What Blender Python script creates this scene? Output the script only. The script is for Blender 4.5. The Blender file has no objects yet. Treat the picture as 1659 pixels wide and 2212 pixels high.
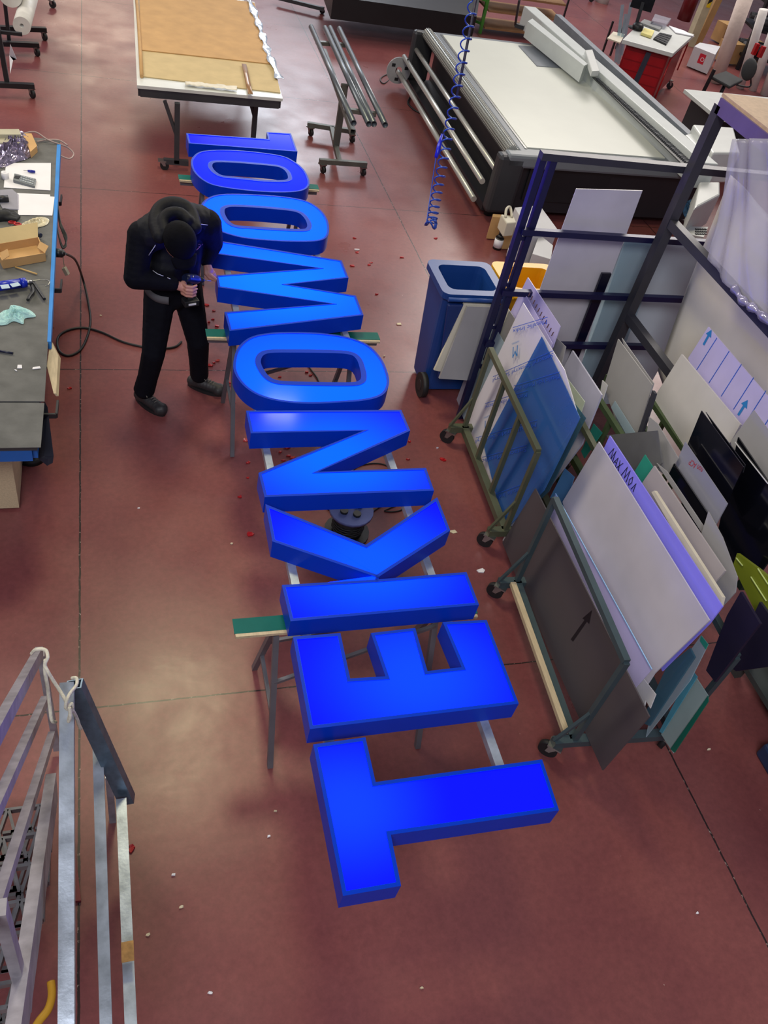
import bpy, bmesh, math, random
from mathutils import Vector, Matrix
random.seed(7)
S = bpy.context.scene
COL = S.collection
V = Vector
# ------------------------------------------------------------------ camera
FPX, PITCH, ROLL, YAW = 1813.34, .767686, .2613, .425244
EYE = V((.25551, -2.47349, 4.0))
_f = V((math.sin(YAW)*math.cos(PITCH), math.cos(YAW)*math.cos(PITCH), -math.sin(PITCH)))
_r = V((math.cos(YAW), -math.sin(YAW), 0))
_u = _r.cross(_f)
RT = _r*math.cos(ROLL) + _u*math.sin(ROLL)
UP = -_r*math.sin(ROLL) + _u*math.cos(ROLL)
cd = bpy.data.cameras.new('camera'); cam = bpy.data.objects.new('camera', cd); COL.objects.link(cam)
cd.sensor_fit = 'VERTICAL'; cd.sensor_height = 36; cd.lens = FPX/2212*36; cd.clip_end = 200
mw = Matrix((RT, UP, -_f)).transposed().to_4x4(); mw.translation = EYE; cam.matrix_world = mw
S.camera = cam
# ------------------------------------------------------------------ colour handling, world, lamps
S.view_settings.view_transform = 'Standard'; S.view_settings.look = 'None'
S.view_settings.gamma = 1; S.view_settings.exposure = 0.0; S.view_settings.use_curve_mapping = False
wd = bpy.data.worlds.new('hall'); S.world = wd; wd.use_nodes = True
bg = wd.node_tree.nodes['Background']; bg.inputs[0].default_value = (.56, .54, .66, 1); bg.inputs[1].default_value = .33
def area(name, loc, target, sx, sy, energy, color):
    l = bpy.data.lights.new(name, 'AREA'); l.shape = 'RECTANGLE'; l.size = sx; l.size_y = sy
    l.energy = energy; l.color = color
    o = bpy.data.objects.new(name, l); COL.objects.link(o); o.location = loc
    o.rotation_euler = (V(target)-V(loc)).to_track_quat('-Z', 'Y').to_euler()
    return o
area('skylight_far', (11, 14, 8), (2.5, 3.5, 0), 7, 4, 1050, (1, .93, .86))
area('skylight_left', (-4.5, 9, 7), (1.5, 4, 0), 3, 5, 420, (1, .91, .80))
area('fill_light_near', (-1.5, -5.5, 8), (3, 1.5, .5), 4, 2.5, 520, (.95, .95, 1))  # unseen fill light, added to brighten sheets and faces towards the camera
area('strip_lamp', (.95, 3.9, 7), (1.0, 3.6, 0), 1.0, 1.2, 190, (1, .90, .55))
area('far_window', (4.8, 23, 6.5), (2.5, 8, 0), 4, 2.2, 420, (.86, .92, 1))
area('far_lamp', (.3, 27, 6), (0, 10, 0), 3, 1.5, 150, (1, .82, .62))
area('roof_window', (2.9, 8.6, 7), (1.5, 3, 0), .5, .35, 12, (.95, .97, 1))

# ------------------------------------------------------------------ pixel helpers (measuring only)
def ray(px, py): return _f + RT*((px-829.5)/FPX) - UP*((py-1106)/FPX)
def at(px, py, z=0.0):
    d = ray(px, py); return EYE + d*((z-EYE.z)/d.z)
def dp(px, py, dist): return EYE + ray(px, py)*dist
def onp(px, py, p0, n):
    d = ray(px, py); return EYE + d*((V(p0)-EYE).dot(n)/d.dot(n))
def plane(x0, y0, z0=.15, lean=0, d=(-.055, -1, 0)):
    """plane through a line along d at (x0,y0,z0), leaning towards +x"""
    d = V(d).normalized(); s = V((-d.y, d.x, 0))
    if s.x < 0: s = -s
    t = math.radians(lean); up = s*math.sin(t)+V((0, 0, math.cos(t)))
    n = d.cross(up).normalized()
    if n.x < 0: n = -n
    return V((x0, y0, z0)), n, d, up
# ------------------------------------------------------------------ materials
def lin(c):
    return tuple(((v/255)/12.92 if v/255 <= .04045 else ((v/255+.055)/1.055)**2.4) for v in c)
MATS = {}
def M(name, rgb, rough=.5, metal=0, var=.12, scale=6, bump=0, bscale=60, spec=.5, trans=0, alpha=1, coat=0, em=0, stretch=None):
    if name in MATS: return MATS[name]
    m = bpy.data.materials.new(name); m.use_nodes = True; nt = m.node_tree; N = nt.nodes; L = nt.links
    b = N['Principled BSDF']; c = lin(rgb)
    tc = N.new('ShaderNodeTexCoord'); mp = N.new('ShaderNodeMapping'); L.new(tc.outputs['Object'], mp.inputs[0])
    if stretch: mp.inputs['Scale'].default_value = stretch
    nz = N.new('ShaderNodeTexNoise'); nz.inputs['Scale'].default_value = scale; nz.inputs['Detail'].default_value = 5
    L.new(mp.outputs[0], nz.inputs['Vector'])
    rp = N.new('ShaderNodeValToRGB'); rp.color_ramp.elements[0].position = .3; rp.color_ramp.elements[1].position = .7
    rp.color_ramp.elements[0].color = (*[v*(1-var) for v in c], 1); rp.color_ramp.elements[1].color = (*[min(1, v*(1+var)) for v in c], 1)
    L.new(nz.outputs['Fac'], rp.inputs[0]); L.new(rp.outputs[0], b.inputs['Base Color'])
    b.inputs['Roughness'].default_value = rough; b.inputs['Metallic'].default_value = metal
    b.inputs['Specular IOR Level'].default_value = spec; b.inputs['Transmission Weight'].default_value = trans
    b.inputs['Alpha'].default_value = alpha; b.inputs['Coat Weight'].default_value = coat
    if em: b.inputs['Emission Color'].default_value = (*c, 1); b.inputs['Emission Strength'].default_value = em
    if bump:
        n2 = N.new('ShaderNodeTexNoise'); n2.inputs['Scale'].default_value = bscale; n2.inputs['Detail'].default_value = 4
        L.new(mp.outputs[0], n2.inputs['Vector'])
        bp = N.new('ShaderNodeBump'); bp.inputs['Strength'].default_value = bump; bp.inputs['Distance'].default_value = .01
        L.new(n2.outputs['Fac'], bp.inputs['Height']); L.new(bp.outputs[0], b.inputs['Normal'])
    MATS[name] = m; return m
steel_dark = M('painted dark steel', (62, 64, 68), .45, .3)
steel_grey = M('grey green steel', (96, 98, 92), .45, .4)
galv = M('galvanised steel', (168, 178, 190), .38, .55, .28, 14, .05, 90)
galv_worn = M('worn grey steel', (150, 146, 152), .5, .35, .22, 16, .06, 80)
rubber = M('black rubber', (24, 24, 26), .6)
chrome = M('zinc', (150, 150, 148), .3, .9)
white_pl = M('white acrylic', (205, 203, 205), .35, 0, .04, 3)
milky = M('milky acrylic', (188, 182, 190), .4, 0, .08, 4)
greysheet = M('grey sheet', (150, 148, 150), .45, 0, .07, 3)
beige = M('beige board', (196, 190, 172), .6, 0, .06)
brownsheet = M('dark brown sheet', (74, 68, 72), .5, 0, .05, 2)
blacksheet = M('black glossy sheet', (8, 9, 16), .12, 0, .1, 3, spec=.6)
teal = M('teal sheet', (40, 138, 118), .5, 0, .05)
cardb = M('cardboard', (190, 150, 98), .8, 0, .1, 5, .1, 40)
cardb_lt = M('pale cardboard', (192, 170, 124), .8, 0, .08, 6, .1, 40)
wood = M('pale wood', (190, 172, 140), .6, 0, .12, 12, stretch=(8, 1, 8))
bluepaint = M('blue paint', (22, 88, 165), .4, 0, .1)
blackpl = M('black plastic', (26, 27, 30), .45)
darkpl = M('charcoal metal', (52, 53, 57), .45, .2, .06)
whitepaint = M('white painted metal', (205, 208, 204), .35, 0, .04)
paper = M('white paper', (224, 222, 226), .7, 0, .03)
redpl = M('red plastic', (170, 20, 24), .4)
def film(name, tint, fac=.45, rough=.15, base=(200, 205, 215)):
    if name in MATS: return MATS[name]
    m = bpy.data.materials.new(name); m.use_nodes = True; N = m.node_tree.nodes; L = m.node_tree.links
    b = N['Principled BSDF']; b.inputs['Roughness'].default_value = rough
    nz = N.new('ShaderNodeTexNoise'); nz.inputs['Scale'].default_value = 7; nz.inputs['Detail'].default_value = 4
    rp = N.new('ShaderNodeValToRGB'); c = lin(base)
    rp.color_ramp.elements[0].color = (*[v*.85 for v in c], 1); rp.color_ramp.elements[1].color = (*c, 1)
    tc = N.new('ShaderNodeTexCoord'); L.new(tc.outputs['Object'], nz.inputs['Vector'])
    L.new(nz.outputs['Fac'], rp.inputs[0]); L.new(rp.outputs[0], b.inputs['Base Color'])
    t = N.new('ShaderNodeBsdfTransparent'); t.inputs[0].default_value = (*lin(tint), 1)
    mx = N.new('ShaderNodeMixShader'); mx.inputs[0].default_value = fac
    L.new(t.outputs[0], mx.inputs[1]); L.new(b.outputs[0], mx.inputs[2]); L.new(mx.outputs[0], N['Material Output'].inputs[0])
    MATS[name] = m; return m
clearblue = film('clear blue tinted sheet', (150, 195, 235), .5, .12, (70, 120, 190))
clearpale = film('clear pale sheet', (215, 235, 240), .45, .15, (190, 205, 215))
glassblue = film('bluish clear acrylic', (160, 200, 215), .45, .1, (90, 130, 150))
plasticfilm = film('thin clear wrapping', (235, 235, 240), .35, .12, (220, 218, 228))
# ------------------------------------------------------------------ mesh builder
class MB:
    def __init__(s): s.v = []; s.f = []; s.sm = []
    def add(s, vs, fs, smooth=False):
        k = len(s.v); s.v += [V(p) for p in vs]; s.f += [tuple(i+k for i in f) for f in fs]; s.sm += [smooth]*len(fs); return s
    def prism(s, top, bot):
        n = len(top); top = [V(p) for p in top]; bot = [V(p) for p in bot]
        return s.add(top+bot, [tuple(range(n)), tuple(range(2*n-1, n-1, -1))]+[(i, i+n, (i+1) % n+n, (i+1) % n) for i in range(n)])
    def slab(s, quad, z0):
        """polygon seen from above, extruded straight down to height z0"""
        return s.prism(quad, [(p[0], p[1], z0) for p in quad])
    def ext(s, quad, vec):
        return s.prism(quad, [V(p)+V(vec) for p in quad])
    def box(s, c, sz, rz=0, m=None):
        x, y, z = [a/2 for a in sz]; R = m or Matrix.Rotation(rz, 3, 'Z')
        P = [V(c)+R@V((a*x, b*y, g*z)) for g in (1, -1) for a, b in ((-1, -1), (1, -1), (1, 1), (-1, 1))]
        return s.prism(P[:4], P[4:])
    def bar(s, p, q, w, h=None, up=(0, 0, 1), hollow=False):
        h = h or w; p = V(p); q = V(q); d = (q-p).normalized(); u = V(up)
        if abs(d.dot(u)) > .97: u = V((0, 1, 0))
        r = d.cross(u).normalized(); u = r.cross(d).normalized()
        c = [(-w/2, -h/2), (w/2, -h/2), (w/2, h/2), (-w/2, h/2)]
        A = [p+r*a+u*b for a, b in c]; B = [q+r*a+u*b for a, b in c]
        if not hollow: return s.prism(A, B)
        t = .8; Ai = [p+(r*a+u*b)*t for a, b in c]; Bi = [q+(r*a+u*b)*t for a, b in c]
        s.add(A+B+Ai+Bi, [(i, i+4, (i+1) % 4+4, (i+1) % 4) for i in range(4)]+[(i+8, (i+1) % 4+8, (i+1) % 4+12, i+12) for i in range(4)]
              + [(i, (i+1) % 4, (i+1) % 4+8, i+8) for i in range(4)]+[(i+4, i+12, (i+1) % 4+12, (i+1) % 4+4) for i in range(4)])
        return s
    def cyl(s, p, q, r, r2=None, n=20, bore=0):
        p = V(p); q = V(q); r2 = r if r2 is None else r2; d = (q-p).normalized()
        a = d.orthogonal().normalized(); b = d.cross(a)
        cs = [a*math.cos(2*math.pi*i/n)+b*math.sin(2*math.pi*i/n) for i in range(n)]
        A = [p+c*r for c in cs]; B = [q+c*r2 for c in cs]
        k = [(i, (i+1) % n, (i+1) % n+n, i+n) for i in range(n)]
        s.add(A+B, k, True)
        if bore:
            Ai = [p+c*bore for c in cs]; Bi = [q+c*bore for c in cs]
            s.add(Ai+Bi, [(i+n, (i+1) % n+n, (i+1) % n, i) for i in range(n)], True)
            s.add(A+Ai, [(i, i+n, (i+1) % n+n, (i+1) % n) for i in range(n)]); s.add(B+Bi, [(i, (i+1) % n, (i+1) % n+n, i+n) for i in range(n)])
        else:
            s.add(A, [tuple(range(n-1, -1, -1))]); s.add(B, [tuple(range(n))])
        return s
    def tube(s, pts, r, n=8):
        pts = [V(p) for p in pts]; rings = []; a = None
        for i, p in enumerate(pts):
            d = (pts[min(i+1, len(pts)-1)]-pts[max(i-1, 0)]).normalized()
            if a is None: a = d.orthogonal().normalized()
            a = (a-d*a.dot(d)).normalized(); b = d.cross(a)
            rr = r[i] if isinstance(r, (list, tuple)) else r
            rings.append([p+(a*math.cos(2*math.pi*k/n)+b*math.sin(2*math.pi*k/n))*rr for k in range(n)])
        fs = [(i*n+k, i*n+(k+1) % n, (i+1)*n+(k+1) % n, (i+1)*n+k) for i in range(len(pts)-1) for k in range(n)]
        s.add([p for g in rings for p in g], fs, True)
        s.add(rings[0], [tuple(range(n-1, -1, -1))]); s.add(rings[-1], [tuple(range(n))]); return s
    def ball(s, c, r, n=14, m=9, R=None):
        c = V(c); r = (r, r, r) if not isinstance(r, (tuple, list)) else r; R = R or Matrix.Identity(3)
        P = [c+R@V((r[0]*math.sin(math.pi*j/m)*math.cos(2*math.pi*i/n), r[1]*math.sin(math.pi*j/m)*math.sin(2*math.pi*i/n), r[2]*math.cos(math.pi*j/m))) for j in range(m+1) for i in range(n)]
        return s.add(P, [(j*n+i, (j+1)*n+i, (j+1)*n+(i+1) % n, j*n+(i+1) % n) for j in range(m) for i in range(n)], True)
    def grid(s, fn, nu, nv, smooth=True):
        P = [fn(i/nu, j/nv) for j in range(nv+1) for i in range(nu+1)]
        return s.add(P, [(j*(nu+1)+i, j*(nu+1)+i+1, (j+1)*(nu+1)+i+1, (j+1)*(nu+1)+i) for j in range(nv) for i in range(nu)], smooth)
def wloc(o):
    l = V((0, 0, 0))
    while o: l += o.location; o = o.parent
    return l
def obj(name, mb, mat, parent=None, loc=None, bevel=0, solid=0):
    """links ONE mesh object; vertices are given in world space"""
    base = V(loc) if loc is not None else (wloc(parent) if parent else None)
    if base is None:
        xs = [p.x for p in mb.v]; ys = [p.y for p in mb.v]; zs = [p.z for p in mb.v]
        base = V(((min(xs)+max(xs))/2, (min(ys)+max(ys))/2, min(zs)))
    me = bpy.data.meshes.new(name)
    me.from_pydata([p-base for p in mb.v], [], mb.f); me.polygons.foreach_set('use_smooth', mb.sm)
    bm = bmesh.new(); bm.from_mesh(me); bmesh.ops.remove_doubles(bm, verts=bm.verts, dist=1e-6)
    bmesh.ops.recalc_face_normals(bm, faces=bm.faces)
    big = [f for f in bm.faces if len(f.verts) > 4]
    if big: bmesh.ops.triangulate(bm, faces=big)
    bm.to_mesh(me); bm.free(); me.update()
    me.materials.append(mat)
    o = bpy.data.objects.new(name, me); COL.objects.link(o)
    if parent: o.parent = parent; o.location = base-wloc(parent)
    else: o.location = base
    if solid:
        m = o.modifiers.new('thickness', 'SOLIDIFY'); m.thickness = solid; m.offset = 0
    if bevel:
        m = o.modifiers.new('bevel', 'BEVEL'); m.width = bevel; m.segments = 2; m.limit_method = 'ANGLE'
    return o
def tag(o, label, cat, group=None):
    o['label'] = label; o['category'] = cat
    if group: o['group'] = group
    return o
def thing(name, label, cat, loc, group=None):
    o = bpy.data.objects.new(name, None); o.empty_display_size = .1; COL.objects.link(o); o.location = V(loc); return tag(o, label, cat, group)
def single(name, mb, mat, label, cat, group=None, **k): return tag(obj(name, mb, mat, **k), label, cat, group)
def crs(pts, n=6, closed=False):
    """Catmull-Rom through points"""
    pts = [V(p) for p in pts]; N = len(pts); out = []
    for i in range(N if closed else N-1):
        g = lambda k: pts[k % N] if closed else pts[max(0, min(N-1, k))]
        a, b, c, d = g(i-1), g(i), g(i+1), g(i+2)
        for j in range(n):
            t = j/n; out.append(.5*((2*b)+(c-a)*t+(2*a-5*b+4*c-d)*t*t+(3*b-a-3*c+d)*t**3))
    if not closed: out.append(pts[-1])
    return out
def text_mb(txt, origin, u, v, size, lift=.0012):
    """writing laid on a surface: u = reading direction, v = up direction of the letters"""
    cu = bpy.data.curves.new('t', 'FONT'); cu.body = txt; cu.size = size; cu.resolution_u = 3
    o = bpy.data.objects.new('t', cu); COL.objects.link(o)
    dg = bpy.context.evaluated_depsgraph_get(); me = o.evaluated_get(dg).to_mesh()
    u = V(u).normalized(); v = V(v).normalized(); n = u.cross(v); mb = MB()
    mb.add([V(origin)+u*p.co.x+v*p.co.y+n*lift for p in me.vertices], [tuple(f.vertices) for f in me.polygons])
    bpy.data.objects.remove(o); bpy.data.curves.remove(cu); return mb
def caster(c, parent, r=.045, mat=rubber, ang=0, name='caster'):
    """swivel caster standing on the floor under point c (x, y, height of its plate)"""
    x, y, h = c; d = V((math.cos(ang), math.sin(ang), 0)); s = V((-d.y, d.x, 0))
    hub = V((x, y, r))+d*.025
    f = MB(); f.box((x, y, h-.006), (.08, .07, .012), ang)
    for k in (-1, 1): f.prism([V((x, y, h-.012))+s*k*.022+d*-.02, V((x, y, h-.012))+s*k*.022+d*.03, hub+s*k*.022+d*.012, hub+s*k*.022-d*.012],
                              [V((x, y, h-.012))+s*k*.026+d*-.02, V((x, y, h-.012))+s*k*.026+d*.03, hub+s*k*.026+d*.012, hub+s*k*.026-d*.012])
    o = obj(name, f, chrome, parent)
    w = MB(); w.cyl(hub-s*.016, hub+s*.016, r, n=22); obj('wheel', w, mat, o)
    return o
# ------------------------------------------------------------------ floor
KX, KY = 3.1937, 2.887
def floor_mat():
    m = bpy.data.materials.new('red resin concrete floor'); m.use_nodes = True; N = m.node_tree.nodes; L = m.node_tree.links
    b = N['Principled BSDF']; tc = N.new('ShaderNodeTexCoord')
    def noise(sc, det, vec=None, rough=.6):
        n = N.new('ShaderNodeTexNoise'); n.inputs['Scale'].default_value = sc; n.inputs['Detail'].default_value = det; n.inputs['Roughness'].default_value = rough
        L.new(vec or tc.outputs['Object'], n.inputs['Vector']); return n.outputs['Fac']
    def ramp(f, a, ca, c, cc):
        r = N.new('ShaderNodeValToRGB'); r.color_ramp.elements[0].position = a; r.color_ramp.elements[1].position = c
        r.color_ramp.elements[0].color = (*ca, 1); r.color_ramp.elements[1].color = (*cc, 1); L.new(f, r.inputs[0]); return r.outputs[0]
    def math_(op, a, bb=None, c=None):
        n = N.new('ShaderNodeMath'); n.operation = op
        for i, q in enumerate((a, bb, c)):
            if q is None: continue
            if isinstance(q, (int, float)): n.inputs[i].default_value = q
            else: L.new(q, n.inputs[i])
        return n.outputs[0]
    base = ramp(noise(.9, 8), .3, lin((112, 58, 61)), .7, lin((136, 78, 74)))
    fine = ramp(noise(26, 8, rough=.75), .35, (.82,)*3, .7, (1.1,)*3)
    mul = N.new('ShaderNodeMix'); mul.data_type = 'RGBA'; mul.blend_type = 'MULTIPLY'; mul.inputs[0].default_value = 1
    L.new(base, mul.inputs[6]); L.new(fine, mul.inputs[7])
    sx = N.new('ShaderNodeSeparateXYZ'); L.new(tc.outputs['Object'], sx.inputs[0])
    wob = noise(9, 3); w2 = math_('MULTIPLY', math_('SUBTRACT', wob, .5), .012)
    def joint(sock, k, wd):
        a = math_('ADD', math_('DIVIDE', math_('ADD', sock, w2), k), 100.5); fr = math_('FRACT', a)
        return math_('LESS_THAN', math_('MULTIPLY', math_('ABSOLUTE', math_('SUBTRACT', fr, .5)), k), wd)
    j = math_('MAXIMUM', joint(sx.outputs[0], KX, .0055), joint(sx.outputs[1], KY, .0045))
    jc = ramp(noise(40, 2), .6, lin((40, 26, 26)), .72, lin((170, 150, 140)))
    m2 = N.new('ShaderNodeMix'); m2.data_type = 'RGBA'; L.new(j, m2.inputs[0]); L.new(mul.outputs[2], m2.inputs[6]); L.new(jc, m2.inputs[7])
    # pale scuffs and specks
    sp = N.new('ShaderNodeMapping'); sp.inputs['Scale'].default_value = (1, 1, 1); L.new(tc.outputs['Object'], sp.inputs[0])
    speck = ramp(noise(38, 2, sp.outputs[0], .4), .80, (0, 0, 0), .82, (.5, .5, .5))
    m3 = N.new('ShaderNodeMix'); m3.data_type = 'RGBA'; L.new(speck, m3.inputs[0]); L.new(m2.outputs[2], m3.inputs[6]); m3.inputs[7].default_value = (*lin((205, 185, 170)), 1)
    L.new(m3.outputs[2], b.inputs['Base Color'])
    rr = ramp(noise(1.7, 6), .3, (.26,)*3, .75, (.42,)*3); L.new(rr, b.inputs['Roughness'])
    b.inputs['Specular IOR Level'].default_value = .55
    bp = N.new('ShaderNodeBump'); bp.inputs['Strength'].default_value = .12; bp.inputs['Distance'].default_value = .004
    L.new(noise(14, 6), bp.inputs['Height']); L.new(bp.outputs[0], b.inputs['Normal'])
    return m
fm = MB(); fm.prism([(-14, -9, 0), (26, -9, 0), (26, 34, 0), (-14, 34, 0)], [(-14, -9, -.1), (26, -9, -.1), (26, 34, -.1), (-14, 34, -.1)])
fl = obj('floor', fm, floor_mat(), loc=(0, 0, 0)); fl['kind'] = 'structure'
# ================================================================== illuminated sign letters
ZT, ZB = .96, .846
def face_mat(cx, cy, rad, peak, base):
    E_ = 6.5; peak = (peak[0]/E_, peak[1]/E_, 1); base = (base[0]/E_, base[1]/E_, 1)
    m = bpy.data.materials.new('lit blue acrylic'); m.use_nodes = True; N = m.node_tree.nodes; L = m.node_tree.links
    b = N['Principled BSDF']; b.inputs['Base Color'].default_value = (.002, .008, .12, 1); b.inputs['Roughness'].default_value = .1; b.inputs['Specular IOR Level'].default_value = .12
    tc = N.new('ShaderNodeTexCoord'); mp = N.new('ShaderNodeMapping'); mp.vector_type = 'TEXTURE'
    mp.inputs['Location'].default_value = (cx, cy, ZT-ZB); mp.inputs['Scale'].default_value = (rad*1.2, rad, rad)
    L.new(tc.outputs['Object'], mp.inputs[0])
    g = N.new('ShaderNodeTexGradient'); g.gradient_type = 'SPHERICAL'; L.new(mp.outputs[0], g.inputs[0])
    r = N.new('ShaderNodeValToRGB'); r.color_ramp.interpolation = 'EASE'
    r.color_ramp.elements[0].color = (*base, 1); r.color_ramp.elements[1].color = (*peak, 1); r.color_ramp.elements[1].position = .95
    L.new(g.outputs['Fac'], r.inputs[0]); L.new(r.outputs[0], b.inputs['Emission Color'])
    b.inputs['Emission Strength'].default_value = E_
    return m
casing_mat = M('blue painted sheet metal', (0, 52, 180), .35, 0, .04, 4, spec=.12)
def c6(p): return (p[0]/3.19+380, p[1]/3.19+260)
def offset(poly, d):
    """move a closed polygon inwards by d"""
    n = len(poly); A = sum(poly[i].x*poly[(i+1) % n].y-poly[(i+1) % n].x*poly[i].y for i in range(n)); sg = 1 if A > 0 else -1
    out = []
    for i in range(n):
        p, q, r = poly[i-1], poly[i], poly[(i+1) % n]
        e1 = (q-p); e2 = (r-q); e1.z = e2.z = 0; e1.normalize(); e2.normalize()
        n1 = V((-e1.y, e1.x, 0))*sg; n2 = V((-e2.y, e2.x, 0))*sg
        k = (n1+n2); 
        if k.length < 1e-4: out.append(q+n1*d); continue
        k.normalize(); out.append(q+k*min(d/max(k.dot(n1), .3), d*2.2))
    return out
def letter(ch, outline, hole, glow, label):
    O = [at(x, y, ZT) for x, y in outline]; cx = sum(p.x for p in O)/len(O); cy = sum(p.y for p in O)/len(O)
    if hole:
        O = crs(O, 5, True); Hh = crs([at(x, y, ZT) for x, y in hole], 5, True)
    t = thing('sign_letter', label, 'sign letter', (cx, cy, ZB), 'illuminated blue sign letters')
    W = .016; Oi = offset(O, W); dz = V((0, 0, -.004)); bot = [V((p.x, p.y, ZB)) for p in O]; n = len(O)
    cs = MB()
    cs.add(O+bot, [(i, (i+1) % n, (i+1) % n+n, i+n) for i in range(n)])
    cs.add(O+Oi, [(i, (i+1) % n, (i+1) % n+n, i+n) for i in range(n)])
    cs.add(Oi+[p+dz for p in Oi], [(i, (i+1) % n, (i+1) % n+n, i+n) for i in range(n)])
    fa = MB()
    if hole:
        m = len(Hh); Hi = offset(Hh, -W); hb = [V((p.x, p.y, ZB)) for p in Hh]
        cs.add(Hh+hb, [(i, (i+1) % m, (i+1) % m+m, i+m) for i in range(m)])
        cs.add(Hh+Hi, [(i, (i+1) % m, (i+1) % m+m, i+m) for i in range(m)])
        cs.add(Hi+[p+dz for p in Hi], [(i, (i+1) % m, (i+1) % m+m, i+m) for i in range(m)])
        def annulus(mb, A, B):
            # angular matching of two rings
            c = sum(B, V())/len(B); R = 160
            def hit(P, a):
                d = V((math.cos(a), math.sin(a), 0)); best = None
                for i in range(len(P)):
                    p, q = P[i], P[(i+1) % len(P)]; e = q-p; den = d.x*e.y-d.y*e.x
                    if abs(den) < 1e-9: continue
                    w = p-c; s_ = (w.x*e.y-w.y*e.x)/den; u_ = (w.x*d.y-w.y*d.x)/den
                    if s_ > 0 and -1e-6 <= u_ <= 1+1e-6 and (best is None or s_ > best): best = s_
                return c+d*(best or 0)
            ang = [2*math.pi*k/R for k in range(R)]
            X = [hit(A, a) for a in ang]; Y = [hit(B, a) for a in ang]
            mb.add(X+Y, [(k, (k+1) % R, (k+1) % R+R, k+R) for k in range(R)])
        annulus(fa, [p+dz for p in Oi], [p+dz for p in Hi]); annulus(cs, bot, hb)
    else:
        fa.add([p+dz for p in Oi], [tuple(range(n))]); cs.add(bot, [tuple(range(n))])
    gx, gy, rad, peak, base = glow; g = at(gx, gy, ZT)
    o = obj('casing', cs, casing_mat, t); o['label'] = 'blue painted metal casing and rim'
    f = obj('lit_face', fa, face_mat(g.x-cx, g.y-cy, rad, peak, base), t); f['label'] = 'glowing blue acrylic face'
DEEP = (.002, .0, 1.0)
def c8(p): return (p[0]/2.127+480, p[1]/2.127+1300)
def c7(p): return (p[0]/2.676+480, p[1]/2.676+860)
letter('T', [c8(p) for p in ((418, 655), (658, 622), (705, 828), (1470, 724), (1548, 958), (775, 1070), (822, 1305), (555, 1352))], None,
       (755, 1740, .36, (.004, .05, 1), DEEP), 'illuminated blue letter T, nearest the galvanised stairs')
letter('E', [c8(p) for p in ((325, 160), (543, 143), (588, 352), (750, 342), (683, 143), (887, 120), (943, 318), (1100, 300), (1013, 93), (1215, 83), (1363, 468), (403, 585))], None,
       (900, 1460, .5, (.003, .065, 1), DEEP), 'illuminated blue letter E between the T and the K')
letter('K', [c7(p) for p in ((345, 1080), (885, 1048), (887, 1032), (290, 828), (250, 612), (830, 848), (1243, 573), (1318, 765), (906, 1032), (905, 1047), (1412, 1005), (1485, 1195), (395, 1290))], None,
       (800, 1215, .55, (.002, .10, 1), DEEP), 'illuminated blue letter K above the cable reel')
letter('N', [c7(p) for p in ((138, 72), (1035, 68), (1087, 188), (555, 425), (1178, 403), (1225, 535), (245, 572), (210, 432), (815, 188), (165, 203))], None,
       (720, 985, .65, (.0, .155, 1), (.006, .006, 1)), 'illuminated blue letter N between the K and a rounded O')
letter('O', [c6(p) for p in ((395, 1680), (425, 1570), (510, 1495), (640, 1465), (800, 1458), (1000, 1465), (1180, 1492), (1320, 1545), (1415, 1640), (1465, 1760), (1462, 1840), (1415, 1897), (1300, 1930), (1100, 1946), (900, 1952), (720, 1937), (580, 1900), (480, 1840), (415, 1760))],
       [c6(p) for p in ((585, 1660), (605, 1618), (660, 1602), (800, 1600), (1000, 1602), (1180, 1610), (1240, 1640), (1268, 1710), (1276, 1770), (1255, 1795), (1200, 1804), (1000, 1803), (800, 1798), (700, 1790), (645, 1765), (605, 1715))],
       (690, 840, 1.2, (.0, .17, 1), (.002, .03, 1)), 'illuminated blue letter O between the N and the M')
letter('M', [(449, 516)]+[c6(p) for p in ((1142, 965), (1190, 1085), (765, 1130), (1240, 1207), (1293, 1342), (370, 1452), (335, 1320), (1075, 1263), (290, 1150), (275, 1068), (985, 1018))]+[(458, 547)], None,
       (600, 605, 1.1, (.0, .23, 1), (.001, .03, 1)), 'illuminated blue letter M being worked on by the worker')
letter('O', [c6(p) for p in ((172, 590), (205, 545), (270, 515), (370, 505), (560, 510), (760, 526), (900, 555), (985, 605), (1035, 665), (1055, 730), (1048, 790), (1005, 825), (900, 836), (700, 832), (500, 815), (380, 790), (285, 755), (225, 705), (190, 650))],
       [c6(p) for p in ((335, 630), (345, 605), (400, 595), (560, 602), (740, 618), (830, 632), (872, 658), (900, 700), (902, 735), (865, 748), (700, 742), (520, 730), (420, 722), (375, 700), (348, 665))],
       (570, 480, 1.3, (.0, .2, 1), (.002, .08, 1)), 'illuminated blue letter O just beyond the worker\'s back')
letter('O', [c6(p) for p in ((103, 285), (125, 242), (175, 213), (270, 203), (420, 205), (600, 222), (740, 246), (820, 285), (882, 338), (915, 400), (918, 445), (880, 480), (780, 495), (600, 492), (420, 475), (265, 448), (180, 408), (122, 350))],
       [c6(p) for p in ((250, 312), (262, 293), (310, 288), (450, 295), (620, 310), (710, 322), (752, 347), (771, 382), (766, 403), (720, 412), (600, 408), (450, 392), (330, 380), (285, 360), (260, 335))],
       (560, 365, .8, (.003, .03, 1), (.006, .004, 1)), 'illuminated blue letter O next to the L at the far end')
letter('L', [(402, 287.6), (579, 300), (576, 285), (628.6, 288), (642.7, 327.4), (407.6, 309.5)], None,
       (600, 305, .6, (.003, .03, 1), DEEP), 'illuminated blue letter L, farthest of the row, by the cardboard topped table')
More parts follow.
